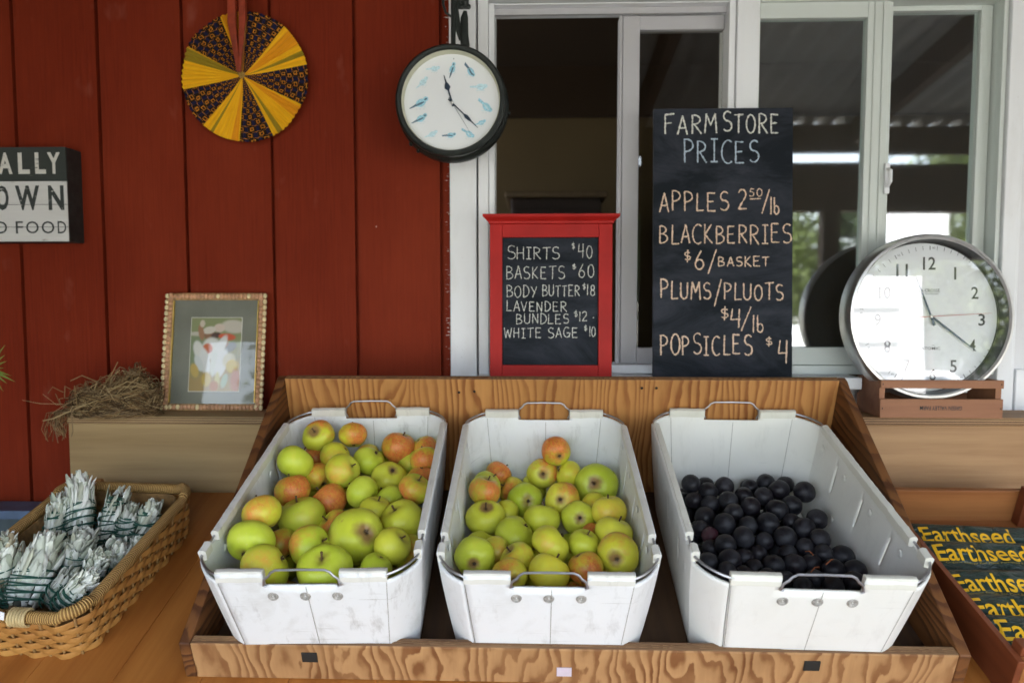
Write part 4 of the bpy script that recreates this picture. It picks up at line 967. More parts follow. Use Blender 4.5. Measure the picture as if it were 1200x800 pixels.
def pxl(u, v): P = at(u, v, d); return (P.x-c.x, P.z-c.z)
for (u0, u1, un0, un1, nm) in ((271.5, 281, 282.5, 286.5, 'handle'), (284.5, 292.5, 284.8, 287, 'handle')):
    a, b = pxl(u0, -14), pxl(u1, -14); e, f = pxl(un1, 88), pxl(un0, 88); m_ = [pxl(u0, 30), pxl(u1, 30)]
    poly = [a, b, m_[1], e, f, m_[0]]; h = MB().prism(poly, -.026, -.012).build(nm, LE, fan, bevel=.002)
    br_ = MB()
    for k in range(44):
        t = k/43.; xx = m_[0][0]+(f[0]-m_[0][0])*t if nm and u0 < 280 else m_[1][0]+(e[0]-m_[1][0])*t*1.0
        zz = m_[0][1]+(f[1]-m_[0][1])*t; br_.ico((xx, -.020, zz), .0011, .0016, .0013, None, 0, 5, 4)
    br_.build('braid', BR, h)
m = MB()
for k in range(10):
    a = k*.628; m.ico((.006*math.cos(a), -.016, .006*math.sin(a)), .0026, .004, .0026, None, 0, 6, 5)
m.ico((0, -.017, 0), .004, .004, .004); m.build('centre_knot', BR, fan, smooth=True)

# ------------------------------------------------------------------ hanging clock with birds
d = 1.545; c = at(528, 117.5, d); s_ = d/FPX; RY = Matrix.Rotation(R(90), 4, 'X')     # local z of a lathe -> towards the viewer
hc = thing('hanging_bird_clock', 'round dark iron clock with blue birds on its dial, hanging from a bracket', 'clock', Matrix.Translation(c) @ Matrix.Rotation(R(-1.0), 4, 'X'))
Ro = 64.5*s_
MB().lathe([(Ro*.885, -.006), (Ro*.885, .001), (Ro*.91, .004), (Ro*.955, .0045), (Ro*.99, .001), (Ro, -.006), (Ro*.985, -.012), (Ro*.955, -.016), (Ro*.95, -.022), (Ro*1.0, -.028), (Ro*1.03, -.036), (Ro*1.03, -.050), (Ro*1.0, -.058), (Ro*.8, -.064), (.001, -.064)], 96, RY).build('housing', M_BLACKIRON, hc, smooth=True)
MB().lathe([(Ro*.884, .000), (Ro*.868, -.006), (Ro*.862, -.018)], 96, RY).build('inner_ring', M_CREAM, hc, smooth=True)
Rd = Ro*.862
MB().lathe([(.0001, -.0178), (Rd, -.0178)], 96, RY).build('dial', M_DIAL, hc)
BB = simple('bird_blue', (.34, .62, .74), .7, 0, .35, 400); BBL = simple('bird_pale_blue', (.55, .75, .82), .7, 0, .2, 300); BD = simple('bird_dark', (.10, .17, .24), .7); BP = simple('bird_caption_grey', (.55, .60, .64), .7)
birds = MB(); rb2 = random.Random(5)
def blob(cx, cz, rx, rz, rot, mi, y=.0174, n=12):
    pts = [(cx+rx*math.cos(t)*math.cos(rot)-rz*math.sin(t)*math.sin(rot), -(-y), cz+rx*math.cos(t)*math.sin(rot)+rz*math.sin(t)*math.cos(rot)) for t in [2*math.pi*k/n for k in range(n)]]
    birds.add([(p[0], y, p[2]) for p in pts], [tuple(range(n))], None, mi)
bc = (528+1.5, 117.5-.5)                                   # dial centre in the picture's scale
BL_ = [(219,322,8,0,1),(304,325,9,70,2),(392,338,10,-60,2),(440,410,10,-5,1),(468,505,11,-50,0),(442,578,7,15,0),(385,632,9,-40,0),(295,636,8,0,2),(207,630,8,20,1),(152,556,10,25,2),(152,482,12,25,2),(163,385,9,40,1)]
for (zx, zy, ln, ro, kind) in BL_:
    px, pz = (455+zx*.2439-528)*s_, -(zy*.2439-117.5)*s_; ro = R(ro); l = ln*s_*.56; co_, si_ = math.cos(ro), math.sin(ro)
    mt = (0, 1, 0)[kind]
    blob(px, pz, l*.95, l*.66, ro, mt, .0172); blob(px+co_*l*.95, pz+si_*l*.95+l*.25, l*.46, l*.42, ro, mt if kind != 2 else 0, .0170)
    tail = [(px-co_*l*.8-si_*l*.2, pz-si_*l*.8+co_*l*.2), (px-co_*l*2.3, pz-si_*l*2.3), (px-co_*l*2.2+si_*l*.3, pz-si_*l*1.8-co_*l*.3), (px-co_*l*.8+si_*l*.25, pz-si_*l*.8-co_*l*.25)]
    birds.add([(a, .0171, b) for a, b in tail], [(0, 1, 2, 3)], None, 2 if kind == 2 else mt)
    blob(px-co_*l*.1, pz-si_*l*.1-l*.10, l*.75, l*.18, ro, 2 if kind == 2 else 1, .0169)
    if kind == 2: blob(px+co_*l*.95, pz+si_*l*.95+l*.22, l*.28, l*.16, ro, 2, .0168)
    bl_ = MB
    for k in range(3): birds.add([(px+(-l*.9+k*l*.6), .0171, pz-l*1.05-k*.0002), (px+(-l*.55+k*l*.6), .0171, pz-l*1.05), (px+(-l*.55+k*l*.6), .0171, pz-l*1.12), (px+(-l*.9+k*l*.6), .0171, pz-l*1.12)], [(0, 1, 2, 3)], None, 3)
    birds.add([(px-l*1.1, .0171, pz-l*.62), (px+l*.9, .0171, pz-l*.70), (px+l*.8, .0171, pz-l*.78), (px-l*1.0, .0171, pz-l*.72)], [(0, 1, 2, 3)], None, 1)
birds.build('bird_print', [BB, BBL, BD, BP], hc)
def hand(name, parent, cx, cz, tx, tz, tail, w, y, mat, spade=True):
    dx, dz = tx-cx, tz-cz; L = math.hypot(dx, dz); dx /= L; dz /= L; nx_, nz_ = -dz, dx
    prof = [(-tail, w*.5), (0, w*.35), (L*.45, w*.35), (L*.55, w*1.3 if spade else w*.3), (L*.66, w*.9 if spade else w*.28), (L*.74, w*.35 if spade else w*.25), (L, w*.12)]
    poly = [(cx+dx*a+nx_*b, cz+dz*a+nz_*b) for a, b in prof]+[(cx+dx*a-nx_*b, cz+dz*a-nz_*b) for a, b in reversed(prof)]
    return MB().prism(poly, y-.0004, y).build(name, mat, parent)
cz_ = lambda zx, zy: ((455+zx*.2439-528)*s_, -(zy*.2439-117.5)*s_)
a = cz_(303, 485); b = cz_(264, 355); hand('hour_hand', hc, *a, *b, .008, .0052, .0150, M_HAND); b = cz_(426, 604); hand('minute_hand', hc, *a, *b, .012, .0034, .0140, M_HAND)
b = cz_(390, 628); hand('second_hand', hc, *a, *b, .014, .0012, .0132, M_HAND, False)
MB().lathe([(.0001, .006), (.0028, .0045), (.0042, .001), (.0042, 0)], 20, Matrix.Translation((a[0], .0150, a[1])) @ RY).build('hub', M_STEEL, hc, smooth=True)
MB().lathe([(.0001, 0), (.0011, 0)], 10, Matrix.Translation((cz_(311, 277)[0], .0172, cz_(311, 277)[1])) @ RY).build('pin_hole', M_INK, hc)
m = MB()
for an in (128, 222, 232, 352):
    x_, z_ = math.cos(R(an))*Ro*1.03, math.sin(R(an))*Ro*1.03; m.ico((x_, .040, z_), .0055, .008, .0055, None, 0, 8, 6)
m.build('case_knob', M_BLACKIRON, hc, smooth=True)
m = MB()
def lp(u, v, y=.035): P = at(u, v, d+y); return (P.x-c.x, y, P.z-c.z)
m.tube([lp(531, 52), lp(531, 20), lp(530.5, -30)], .0055, 8); m.tube([lp(545, 54, .03), lp(543.8, 40, .03), lp(544, 20, .03), lp(545, 12, .03)], [.0105, .0095, .0085, .004], 8, flat=.45)
m.tube([lp(541, 46, .04), lp(536, 30, .04), lp(533, 10, .04), lp(531, -12, .04), lp(534, -30, .04)], [.0065, .0075, .008, .007, .006], 8, flat=.6)
m.tube([lp(519, -20), lp(519, 4), lp(522, 14), lp(529, 19), lp(533, 16)], .0030, 8); m.tube([lp(536, -16), lp(538, 2), lp(541, 8)], .0035, 8)
m.tube([lp(545, 5, .03), lp(545, 1.5, .03)], [.002, .005], 8); 
for dx in (-4, 0, 4): m.ico(lp(545+dx, 7 if dx else 3, .03), .0052, .003, .0062)
m.build('hanger', M_BLACKIRON, hc, smooth=True)
br = thing('iron_bracket', 'dark iron scroll bracket on the window trim that carries the bird clock', 'bracket', Matrix.Translation((c.x+.01, 0, c.z+.30)))
m = MB(); m.box(-.02, .02, -.034, -.0225, -.05, .22); m.build('wall_plate', M_BLACKIRON, br, bevel=.003)
MB().tube([(0, -.034, .19), (0, -.10, .20), (0, -.16, .19), (-.008, DW*0-.125, .10)], .006, 8).build('arm', M_BLACKIRON, br, smooth=True)

# ------------------------------------------------------------------ big steel clock
d = 1.565; P0 = at(1092.5, 371, d); s_ = d/FPX; Rb = 96*s_
bcM = Matrix.Translation(P0) @ Matrix.Rotation(R(-3.5), 4, 'X') @ Matrix.Rotation(R(1.5), 4, 'Z')
bc = thing('steel_wall_clock', 'large brushed steel clock with black numerals, standing in the small slatted crate', 'clock', bcM)
MB().lathe([(Rb*.925, -.036), (Rb*.935, -.002), (Rb*.950, .002), (Rb*.978, .001), (Rb*.995, -.006), (Rb, -.014), (Rb*1.0, -.046), (Rb*.985, -.050)], 128, RY).build('case', M_STEEL, bc, smooth=True)
MB().lathe([(Rb*.986, -.0495), (.001, -.0495)], 64, RY).build('back_plate', M_DARKIN, bc)
MB().lathe([(Rb*.932, -.003), (Rb*.925, -.0362), (Rb*.86, -.0364)], 128, RY).build('dark_reveal', M_DARKIN, bc, smooth=True)
Rd = Rb*.905
MB().lathe([(.0001, -.0355), (Rd*.5, -.0355), (Rd, -.0355), (Rd+.001, -.038)], 128, RY).build('dial', M_DIAL, bc)
def cl(zx, zy): P = at(980+zx*.2625, 270+zy*.2625, d+.035); q = bcM.inverted() @ P; return q.x, q.z
m = MB(); nums = [('12', 395, 455, 116, 174), ('1', 535, 547, 162, 218), ('2', 610, 645, 250, 305), ('3', 637, 670, 372, 425), ('4', 592, 622, 486, 537), ('5', 500, 533, 578, 633), ('6', 405, 437, 618, 668), ('7', 290, 322, 575, 630), ('8', 205, 238, 490, 545), ('9', 165, 198, 372, 426), ('10', 190, 246, 250, 305), ('11', 272, 327, 148, 206)]
for body, xa, xb, ya, yb in nums:
    a = cl(xa, yb); b = cl(xb, ya); fit_text(m, body, a[0], b[0], a[1], b[1], .0350, .012)
cc = cl(419, 384)
for k in range(60):
    an = R(6*k); r0, r1_ = (Rd*.90, Rd*.955); w_ = .0008 if k % 5 == 0 else .0005; x_, z_ = math.sin(an), math.cos(an)
    m.add([(cc[0]+x_*r0-z_*w_, .0350, cc[1]+z_*r0+x_*w_), (cc[0]+x_*r0+z_*w_, .0350, cc[1]+z_*r0-x_*w_), (cc[0]+x_*r1_+z_*w_, .0350, cc[1]+z_*r1_-x_*w_), (cc[0]+x_*r1_-z_*w_, .0350, cc[1]+z_*r1_+x_*w_)], [(0, 1, 2, 3)])
for k in range(12):
    an = R(30*k+3); fit_text(m, '%02d' % (5*k if k else 60), cc[0]+math.sin(an)*Rd*.93-.003, cc[0]+math.sin(an)*Rd*.93+.003, cc[1]+math.cos(an)*Rd*.93-.002, cc[1]+math.cos(an)*Rd*.93+.002, .0350)
a = cl(372, 272); b = cl(468, 260); fit_text(m, 'LA CROSSE', a[0], b[0], a[1]-.001, b[1], .0350, .003); a = cl(400, 286); b = cl(462, 279); fit_text(m, 'TECHNOLOGY', a[0], b[0], a[1], b[1], .0350)
a = cl(372, 532); b = cl(460, 520); fit_text(m, 'ATOMIC', a[0], b[0], a[1], b[1], .0350, .004); a = cl(428, 516); m.tube([(a[0]-.003, .0350, a[1]), (a[0], .0350, a[1]+.003), (a[0]+.003, .0350, a[1])], .0003, 4)
m.build('dial_print', simple('dial_grey_black', (.03, .03, .035), .6), bc)
a = cc; b = cl(358, 208); hand('hour_hand', bc, *a, *b, .022, .0062, .0310, M_HAND, False); b = cl(614, 537); hand('minute_hand', bc, *a, *b, .004, .0066, .0292, M_HAND, False)
b = cl(692, 369); hand('second_hand', bc, *a, *b, .052, .0016, .0275, M_REDH, False)
MB().lathe([(.0001, .004), (.003, .003), (.0042, 0)], 20, Matrix.Translation((a[0], .0295, a[1])) @ RY).build('hub', M_STEEL, bc, smooth=True)
MB().lathe([(.0001, -.0035), (Rb*.931, -.0035)], 128, RY).build('glass', M_CGLASS, bc)

# ------------------------------------------------------------------ little slatted crate
d = 1.545; a = at(1031, 487.5, d); b = at(1175, 487.5, d); cw = b.x-a.x; h = at(1100, 445.5, d).z-a.z; zc = at(1100, 489, 1.56).z+.001
cr = thing('slatted_crate', 'small reddish brown slatted crate with upside down printing, holding the steel clock', 'crate', Matrix.Translation(((a.x+b.x)/2, -DW+d, zc)))
h = at(1100, 445.5, d).z-zc; z7h = (at(1100, 467.5, d).z-zc); z4 = (at(1100, 455, d).z-zc)
for y0_, y1_ in ((0, .006), (.106, .112)):
    bx('slat', -cw/2, cw/2, y0_, y1_, 0, z7h, M_CRATE, cr, .001); bx('slat', -cw/2+.0005, cw/2+.0005, y0_, y1_, z4, h, M_CRATE, cr, .001)
for s__ in (-1, 1):
    xx = s__*(cw/2-.007); bx('end_board', xx-.0065, xx+.0065, .0065, .1055, .0005, h-.001, M_CRATE, cr, .001)
bx('bottom_slat', -cw/2+.014, cw/2-.014, .0065, .050, .0008, .005, M_CRATE, cr, .0005); bx('bottom_slat', -cw/2+.014, cw/2-.014, .056, .1055, .0008, .005, M_CRATE, cr, .0005)
m = MB(); fit_text(m, 'GREEN VALLEY FARM', -.046, .046, -.0045, .0045, 0, .012)
px_ = at(1102.5, 478, d); Mi = Matrix.Translation((px_.x-(a.x+b.x)/2, -.0007, px_.z-zc)) @ Matrix.Rotation(R(180), 4, 'Y')
m.v = [tuple(Mi @ Vector(p)) for p in m.v]; m.build('stamp', M_INK, cr)
m = MB()
for sx in (-1, 1):
    for zz in (z7h*.5, (z4+h)/2): m.ico((sx*(cw/2-.005), -.0004, zz), .0012, .0006, .002)
m.build('staples', simple('dark_staple', (.03, .025, .025), .5, .7), cr)

# ------------------------------------------------------------------ framed picture
d = 1.635; a = at(187, 478, d); b = at(307.5, 478, d); fw = b.x-a.x; fh = .292; zf_ = ZL+.001
pic = thing('framed_picture', 'small picture of a dancer in white, in a frame edged with cowrie shells', 'picture frame', Matrix.Translation(((a.x+b.x)/2, -DW+d, zf_)) @ Matrix.Rotation(R(-9), 4, 'X'))
FM = simple('gilt_frame', (.42, .24, .10), .5, 0, .3, 60, .3); bw = .020
MB().box(-fw/2+.004, -fw/2+bw, 0, .012, 0, fh).box(fw/2-bw, fw/2-.004, 0, .012, 0, fh).box(-fw/2+bw, fw/2-bw, .0003, .012, 0, bw*.85).box(-fw/2+bw, fw/2-bw, .0003, .012, fh-bw*.9, fh).build('frame', FM, pic, bevel=.003)
GL = simple('gilt_slip', (.62, .42, .10), .4, .5, .2); q = bw+.0004
MB().box(-fw/2+q, -fw/2+q+.002, -.001, .004, bw, fh-bw).box(fw/2-q-.002, fw/2-q, -.001, .004, bw, fh-bw).build('gilt_slip', GL, pic)
SH = simple('tan_shell', (.55, .30, .17), .4, 0, .3, 120); SH2 = simple('pale_cowrie', (.72, .60, .34), .35, 0, .3, 90); m = MB(); rs = random.Random(2)
for sx in (-1, 1):
    for k in range(20):
        zz = .008+k*(fh-.016)/19; m.ico((sx*(fw/2-.004), -.001, zz), .0050, .005, .0066, None, 1, 7, 5)
    for k in range(27): zz = .006+k*(fh-.012)/26; m.ico((sx*(fw/2-.013)+rs.uniform(-.001, .001), -.0015, zz), .0055, .0045, .0055*rs.uniform(.8, 1.1), None, 0, 7, 5)
for k in range(24):
    xx = -fw/2+.016+k*(fw-.032)/23
    for zz in (.009, fh-.009): m.ico((xx, -.0015, zz+rs.uniform(-.001, .001)), .0050, .0045, .0062*rs.uniform(.9, 1.2), None, 0 if rs.random() < .8 else 1, 7, 5)
m.build('shell_edging', [SH, SH2], pic, smooth=True)
bx('mat_board', -fw/2+bw, fw/2-bw, .006, .009, bw*.85, fh-bw*.9, simple('grey_green_mat', (.20, .205, .165), .8, 0, .15, 12), pic, 0)
# the print
px0, px1, pz0, pz1 = -fw/2+(190-95+0)/5/120*fw*.0+.0405, 0, 0, 0
ix0, ix1 = -.061, .065; iz0, iz1 = .048, .230
bx('white_line', ix0-.0014, ix1+.0014, .0050, .0059, iz0-.0014, iz1+.0014, simple('ivory_line', (.75, .73, .64), .7), pic, 0)
nxp, nzp = 56, 76; me = bpy.data.meshes.new('dancer_print'); vs = []; fs = []
for j in range(nzp+1):
    for i in range(nxp+1): vs.append((ix0+(ix1-ix0)*i/nxp, .0046, iz0+(iz1-iz0)*j/nzp))
for j in range(nzp):
    for i in range(nxp): fs.append((j*(nxp+1)+i, j*(nxp+1)+i+1, (j+1)*(nxp+1)+i+1, (j+1)*(nxp+1)+i))
me.from_pydata(vs, [], fs); pm = NT('dancer_print', .5, .3); pm.color(pm.n('ShaderNodeVertexColor', layer_name='ink').outputs['Color']); me.materials.append(pm.m)
ink = me.color_attributes.new('ink', 'FLOAT_COLOR', 'POINT')
EL = [ # cx,cy (0-1 right, 0-1 down), rx, ry, rot deg, colour, softness
 (.5, .2, .9, .22, 0, (.30, .34, .16), .3), (.5, .85, .9, .30, 0, (.42, .30, .12), .3), (.12, .5, .2, .3, 0, (.24, .30, .17), .4), (.85, .12, .25, .09, -5, (.66, .60, .50), .3), (.15, .22, .22, .03, 0, (.60, .56, .46), .3),
 (.56, .14, .11, .06, 0, (.74, .60, .50), .2), (.36, .22, .11, .085, 20, (.30, .16, .09), .2), (.36, .17, .13, .05, 10, (.76, .70, .60), .2), (.50, .24, .10, .04, 10, (.10, .06, .05), .3),
 (.20, .20, .055, .11, 12, (.42, .22, .12), .2), (.22, .08, .05, .05, 0, (.72, .62, .50), .2), (.72, .26, .17, .045, -5, (.70, .13, .06), .2), (.80, .40, .12, .06, 25, (.22, .22, .20), .3), (.66, .36, .10, .05, 30, (.40, .22, .12), .3),
 (.42, .42, .19, .15, 0, (.78, .78, .72), .25), (.34, .42, .10, .07, 5, (.62, .16, .06), .25), (.58, .42, .09, .20, -28, (.80, .80, .76), .25), (.17, .45, .10, .14, 20, (.78, .78, .72), .25),
 (.30, .60, .10, .19, 14, (.80, .82, .80), .25), (.48, .62, .07, .18, -4, (.76, .78, .72), .25), (.63, .62, .11, .20, -14, (.80, .80, .78), .25), (.18, .62, .07, .12, 25, (.70, .74, .72), .3), (.78, .58, .12, .10, -35, (.70, .66, .50), .3),
 (.84, .66, .12, .09, -30, (.66, .50, .10), .3), (.34, .84, .09, .10, 0, (.60, .44, .10), .3), (.10, .72, .08, .10, 20, (.58, .42, .12), .3), (.56, .86, .05, .12, 0, (.66, .60, .26), .3), (.70, .86, .06, .10, -15, (.46, .56, .42), .3), (.5, .93, .09, .07, 0, (.52, .22, .08), .3), (.92, .86, .10, .16, 0, (.52, .22, .12), .4)]
for j in range(nzp+1):
    for i in range(nxp+1):
        x_, y_ = i/nxp, 1-j/nzp; colr = [.34, .32, .16]
        for cx__, cy__, rx, ry, ro, cl_, so_ in EL:
            a_ = R(-ro); dx, dy = (x_-cx__), (y_-cy__)*1.36; u_ = dx*math.cos(a_)+dy*math.sin(a_); v_ = -dx*math.sin(a_)+dy*math.cos(a_)
            q = math.sqrt((u_/rx)**2+(v_/(ry*1.36))**2); f = max(0, min(1, (1-q)/so_+.5)); colr = [colr[k]*(1-f)+cl_[k]*f for k in range(3)]
        ink.data[j*(nxp+1)+i].color = (*[k*.85 for k in colr], 1)
link(bpy.data.objects.new('dancer_print', me), pic)
bx('glass', -fw/2+bw, fw/2-bw, .0030, .0036, bw*.85, fh-bw*.9, M_PGLASS, pic, 0)
bx('back_strut', -.012, .012, .013, .016, .0, .18, simple('brown_card', (.14, .09, .05), .8), pic, 0)

# ------------------------------------------------------------------ bird nest
d = 1.575; nc = at(135, 484, d); nest = thing('bird_nest', 'untidy straw bird nest spilling over the end of the left ledge', 'nest', Matrix.Translation((nc.x, nc.y, ZL+.001)))
n = NT('dry_straw', .85, .2); at_ = n.n('ShaderNodeVertexColor', layer_name='straw').outputs['Color']; n.color(at_); M_STRAW = n.m
rs = random.Random(21); m = MB(); cols = []
def straw(pts, r, col):
    k0 = len(m.v); m.tube(pts, r, 4); cols.extend([col]*(len(m.v)-k0))
pal = [(.27, .175, .08), (.19, .115, .05), (.12, .07, .03), (.36, .26, .13), (.075, .045, .02), (.22, .15, .08)]
for k in range(1150):
    th = rs.uniform(0, 2*math.pi); R0 = rs.uniform(.035, .100)*(1 if rs.random() < .8 else 1.1); z0_ = rs.uniform(.003, .098)*(1-.55*abs(R0-.06)/.06)
    ln_ = rs.uniform(.5, 1.9); pts = []; ti = rs.uniform(-.02, .03); w_ = rs.uniform(-.02, .02)
    for q in range(7):
        a = th+ln_*(q/6-.5); rr = R0+w_*math.sin(q*1.3)+rs.uniform(-.004, .004)
        pts.append((rr*math.cos(a)*1.0, max(-.075, min(.075, rr*math.sin(a)*.62)), max(.0016, z0_*(.85+.25*math.cos(a-.3))+ti*math.sin(q*.8)+rs.uniform(-.002, .002))))
    straw(pts, rs.uniform(.0005, .0013)*(1 if rs.random() < .85 else 1.4), rs.choice(pal))
for k in range(20):
    x_ = rs.uniform(-.12, .02); y_ = rs.uniform(-.06, -.01); a = rs.uniform(0, 6.28); L = rs.uniform(.03, .10); z_ = rs.uniform(.01, .09)
    straw([(x_, y_, z_), (x_+math.cos(a)*L*.5, y_-.006, z_+rs.uniform(-.01, .02)), (x_+math.cos(a)*L, y_+rs.uniform(-.01, .01), max(.003, z_+math.sin(a)*L*.5))], rs.uniform(.0005, .0012), rs.choice(pal[:4]))
for k in range(54):
    x_ = rs.uniform(-.135, -.104); y_ = rs.uniform(-.045, .01); L = rs.uniform(.012, .062)
    straw([(x_+.02, y_, .014), (x_, y_, .010), (x_-.006+rs.uniform(-.01, .01), y_-.004, -L*.5), (x_-.004+rs.uniform(-.014, .014), y_-.004, -L)], rs.uniform(.0004, .0011), rs.choice(pal))
straw([(.0, -.058, .045), (-.06, -.068, .020), (-.10, -.070, .002), (-.135, -.055, -.006)], .0016, pal[3]); straw([(.0, -.02, .075), (.010, -.022, .092), (.028, -.022, .108)], .0017, pal[3])
straw([(-.055, -.072, .03), (-.058, -.068, .004), (-.058, -.066, -.028), (-.062, -.066, -.040)], .0014, pal[5])
me = bpy.data.meshes.new('twigs'); me.from_pydata(m.v, [], m.f); me.materials.append(M_STRAW); ca_ = me.color_attributes.new('straw', 'FLOAT_COLOR', 'POINT')
for i, cc_ in enumerate(cols): ca_.data[i].color = (*cc_, 1)
link(bpy.data.objects.new('twigs', me), nest)
m = MB(); m.lathe([(.001, .004), (.030, .006), (.045, .020), (.060, .048), (.066, .050), (.078, .030), (.085, .002)], 24, Matrix.Diagonal((1, .62, 1, 1))); m.build('mossy_cup', simple('nest_mud', (.085, .058, .032), .95, 0, .5, 60, 1.0), nest, smooth=True)

# ------------------------------------------------------------------ palm leaf at the far left edge
pp = thing('potted_palm', 'green palm in a pot on the blue bench, one leaf tip reaching into view', 'plant', Matrix.Translation((-1.70, -.10, .1+zb_+.001)))
tc = simple('terracotta', (.38, .15, .075), .8)
MB().lathe([(.001, 0), (.05, 0), (.068, .10), (.074, .10), (.074, .118), (.062, .118), (.060, .105), (.001, .100)], 28).build('pot', tc, pp, smooth=True)
PG = simple('palm_green', (.13, .20, .03), .5, 0, .3, 30); m = MB(); rs = random.Random(4)
tip = at(-14, 432, 1.50); tl = Vector((tip.x+1.70, tip.y+.10, tip.z-(.1+zb_)))
for k, end in enumerate([tl, Vector((-.16, -.1, .36)), Vector((.04, .05, .42)), Vector((-.1, .04, .40)), Vector((.12, -.12, .32))]):
    m.tube([(0, 0, .10), end*.5+Vector((0, 0, .06)), end], .0022, 6)
    for b_ in range(11):
        a = R(-75+15*b_); dr = (end-Vector((0, 0, .12))).normalized(); sd = Vector((dr.z, 0, -dr.x)) if abs(dr.x)+abs(dr.z) > .1 else Vector((1, 0, 0))
        v_ = (dr*math.cos(a)+sd.normalized()*math.sin(a)+Vector((0, rs.uniform(-.2, .2), -.15))).normalized(); L = rs.uniform(.05, .075); w_ = v_.cross(Vector((0, 1, 0))).normalized()*.0035
        m.add([end, end+v_*L*.4+w_, end+v_*L, end+v_*L*.4-w_], [(0, 1, 2, 3)])
m.build('fronds', PG, pp)

# ------------------------------------------------------------------ wicker basket
WK = NT('wicker_cane', .5, .4); f = WK.noise(WK.coord(), 45, 4); g_ = WK.noise(WK.coord(scale=(1, 1, 1)), 7, 2)
WK.color(WK.mix(WK.ramp(g_, [(.35, 0), (.65, 1)]), WK.mix(f, (.36, .165, .034), (.56, .31, .09)), WK.mix(f, (.26, .105, .022), (.40, .19, .05)))); WK.bump(f, .3, .001); M_WK = WK.m
M_WKD = simple('wicker_stake', (.30, .17, .06), .6, 0, .3, 50)
BM = TM @ Matrix.Translation((-.918, .216, .0)) @ Matrix.Rotation(R(-2.5), 4, 'Z')
bk = thing('wicker_basket', 'rectangular tan wicker basket full of tied sage bundles', 'basket', BM)
BWX, BWY, BH_ = .136, .186, .088
def rrect(hx, hy, r, n):
    """n points evenly along a rounded rectangle, with outward normals"""
    segs = []; C = [(hx-r, -hy+r, -90), (hx-r, hy-r, 0), (-hx+r, hy-r, 90), (-hx+r, -hy+r, 180)]; pts = []
    for cx__, cy__, a0 in C:
        for k in range(13): a = R(a0+90*k/12); pts.append((cx__+r*math.cos(a), cy__+r*math.sin(a)))
    pts.append(pts[0]); ln = [0]
    for i in range(len(pts)-1): ln.append(ln[-1]+math.dist(pts[i], pts[i+1]))
    out = []; j = 0
    for k in range(n):
        t = ln[-1]*k/n
        while ln[j+1] < t: j += 1
        f = (t-ln[j])/(ln[j+1]-ln[j]); p = (pts[j][0]+(pts[j+1][0]-pts[j][0])*f, pts[j][1]+(pts[j+1][1]-pts[j][1])*f); dx, dy = pts[j+1][0]-pts[j][0], pts[j+1][1]-pts[j][1]; l = math.hypot(dx, dy); out.append((p, (dy/l, -dx/l)))
    return out
NS = 44; SPN = 6; rs = random.Random(8)
weave = MB(); nrow = 7
for rw in range(nrow):
    z = .006+rw*(BH_-.010)/nrow; k = z/BH_; loop = rrect(BWX-.010+.012*k, BWY-.010+.012*k, .036, NS*SPN); pts = []
    for i, (p, nn) in enumerate(loop):
        ph_ = math.pi*i/SPN+(math.pi if rw % 2 else 0); o_ = .0038*math.sin(ph_+math.pi/2); pts.append((p[0]+nn[0]*o_, p[1]+nn[1]*o_, z+rs.uniform(-.0004, .0004)+.0012*math.sin(i*.09+rw)))
    vs = []; 
    N_ = len(pts)
    for i, (p, q) in enumerate(zip(pts, loop)):
        nx_, ny_ = q[1]
        for (o_, zz) in ((.0012, -.0058), (.0028, 0), (.0012, .0058), (-.0012, .0052), (-.0016, 0), (-.0012, -.0052)): vs.append((p[0]+nx_*o_, p[1]+ny_*o_, p[2]+zz))
    weave.add(vs, [(i*6+e, i*6+(e+1) % 6, ((i+1) % N_)*6+(e+1) % 6, ((i+1) % N_)*6+e) for i in range(N_) for e in range(6)])
weave.build('woven_wall', M_WK, bk, smooth=True)
m = MB()
for i in range(NS):
    (p0, n0), (p1, n1) = rrect(BWX-.010, BWY-.010, .036, NS)[i], rrect(BWX+.002, BWY+.002, .036, NS)[i]; m.tube([(p0[0], p0[1], .001), (p1[0], p1[1], BH_-.002)], .0022, 6)
m.build('stakes', M_WKD, bk)
CO = NT('rim_coil', .6, .3); at2 = CO.n('ShaderNodeUVMap', uv_map='UVMap').outputs[0]
wv = CO.n('ShaderNodeTexWave', {'Vector': CO.n('ShaderNodeMapping', {'Vector': at2, 'Scale': (1, .012, 1)}).outputs[0], 'Scale': 12.0, 'Distortion': 1.2}, bands_direction='X').outputs['Fac']
CO.color(CO.mix(wv, (.19, .095, .026), (.50, .31, .105))); CO.bump(wv, .8, .002)
loop = rrect(BWX, BWY, .034, 200); vs = []; fs = []
for i, (p, nn) in enumerate(loop):
    cz2 = BH_+.004+(.006 if max(abs(p[0])/BWX, 0)+abs(p[1])/BWY > 1.80 else 0)
    for e in range(12):
        a = 2*math.pi*e/12; vs.append((p[0]+nn[0]*.0098*math.cos(a), p[1]+nn[1]*.0098*math.cos(a), cz2+.0110*math.sin(a)))
N_ = len(loop); fs = [(i*12+e, i*12+(e+1) % 12, ((i+1) % N_)*12+(e+1) % 12, ((i+1) % N_)*12+e) for i in range(N_) for e in range(12)]
me = bpy.data.meshes.new('wrapped_rim'); me.from_pydata(vs, [], fs); me.materials.append(CO.m); uvq = me.uv_layers.new(name='UVMap')
for p in me.polygons:
    p.use_smooth = True; q, e = divmod(p.index, 12)
    for li, (a, b) in zip(p.loop_indices, ((q, e), (q, e+1), (q+1, e+1), (q+1, e))): uvq.data[li].uv = (a*.042, b/12*.9)
link(bpy.data.objects.new('wrapped_rim', me), bk)
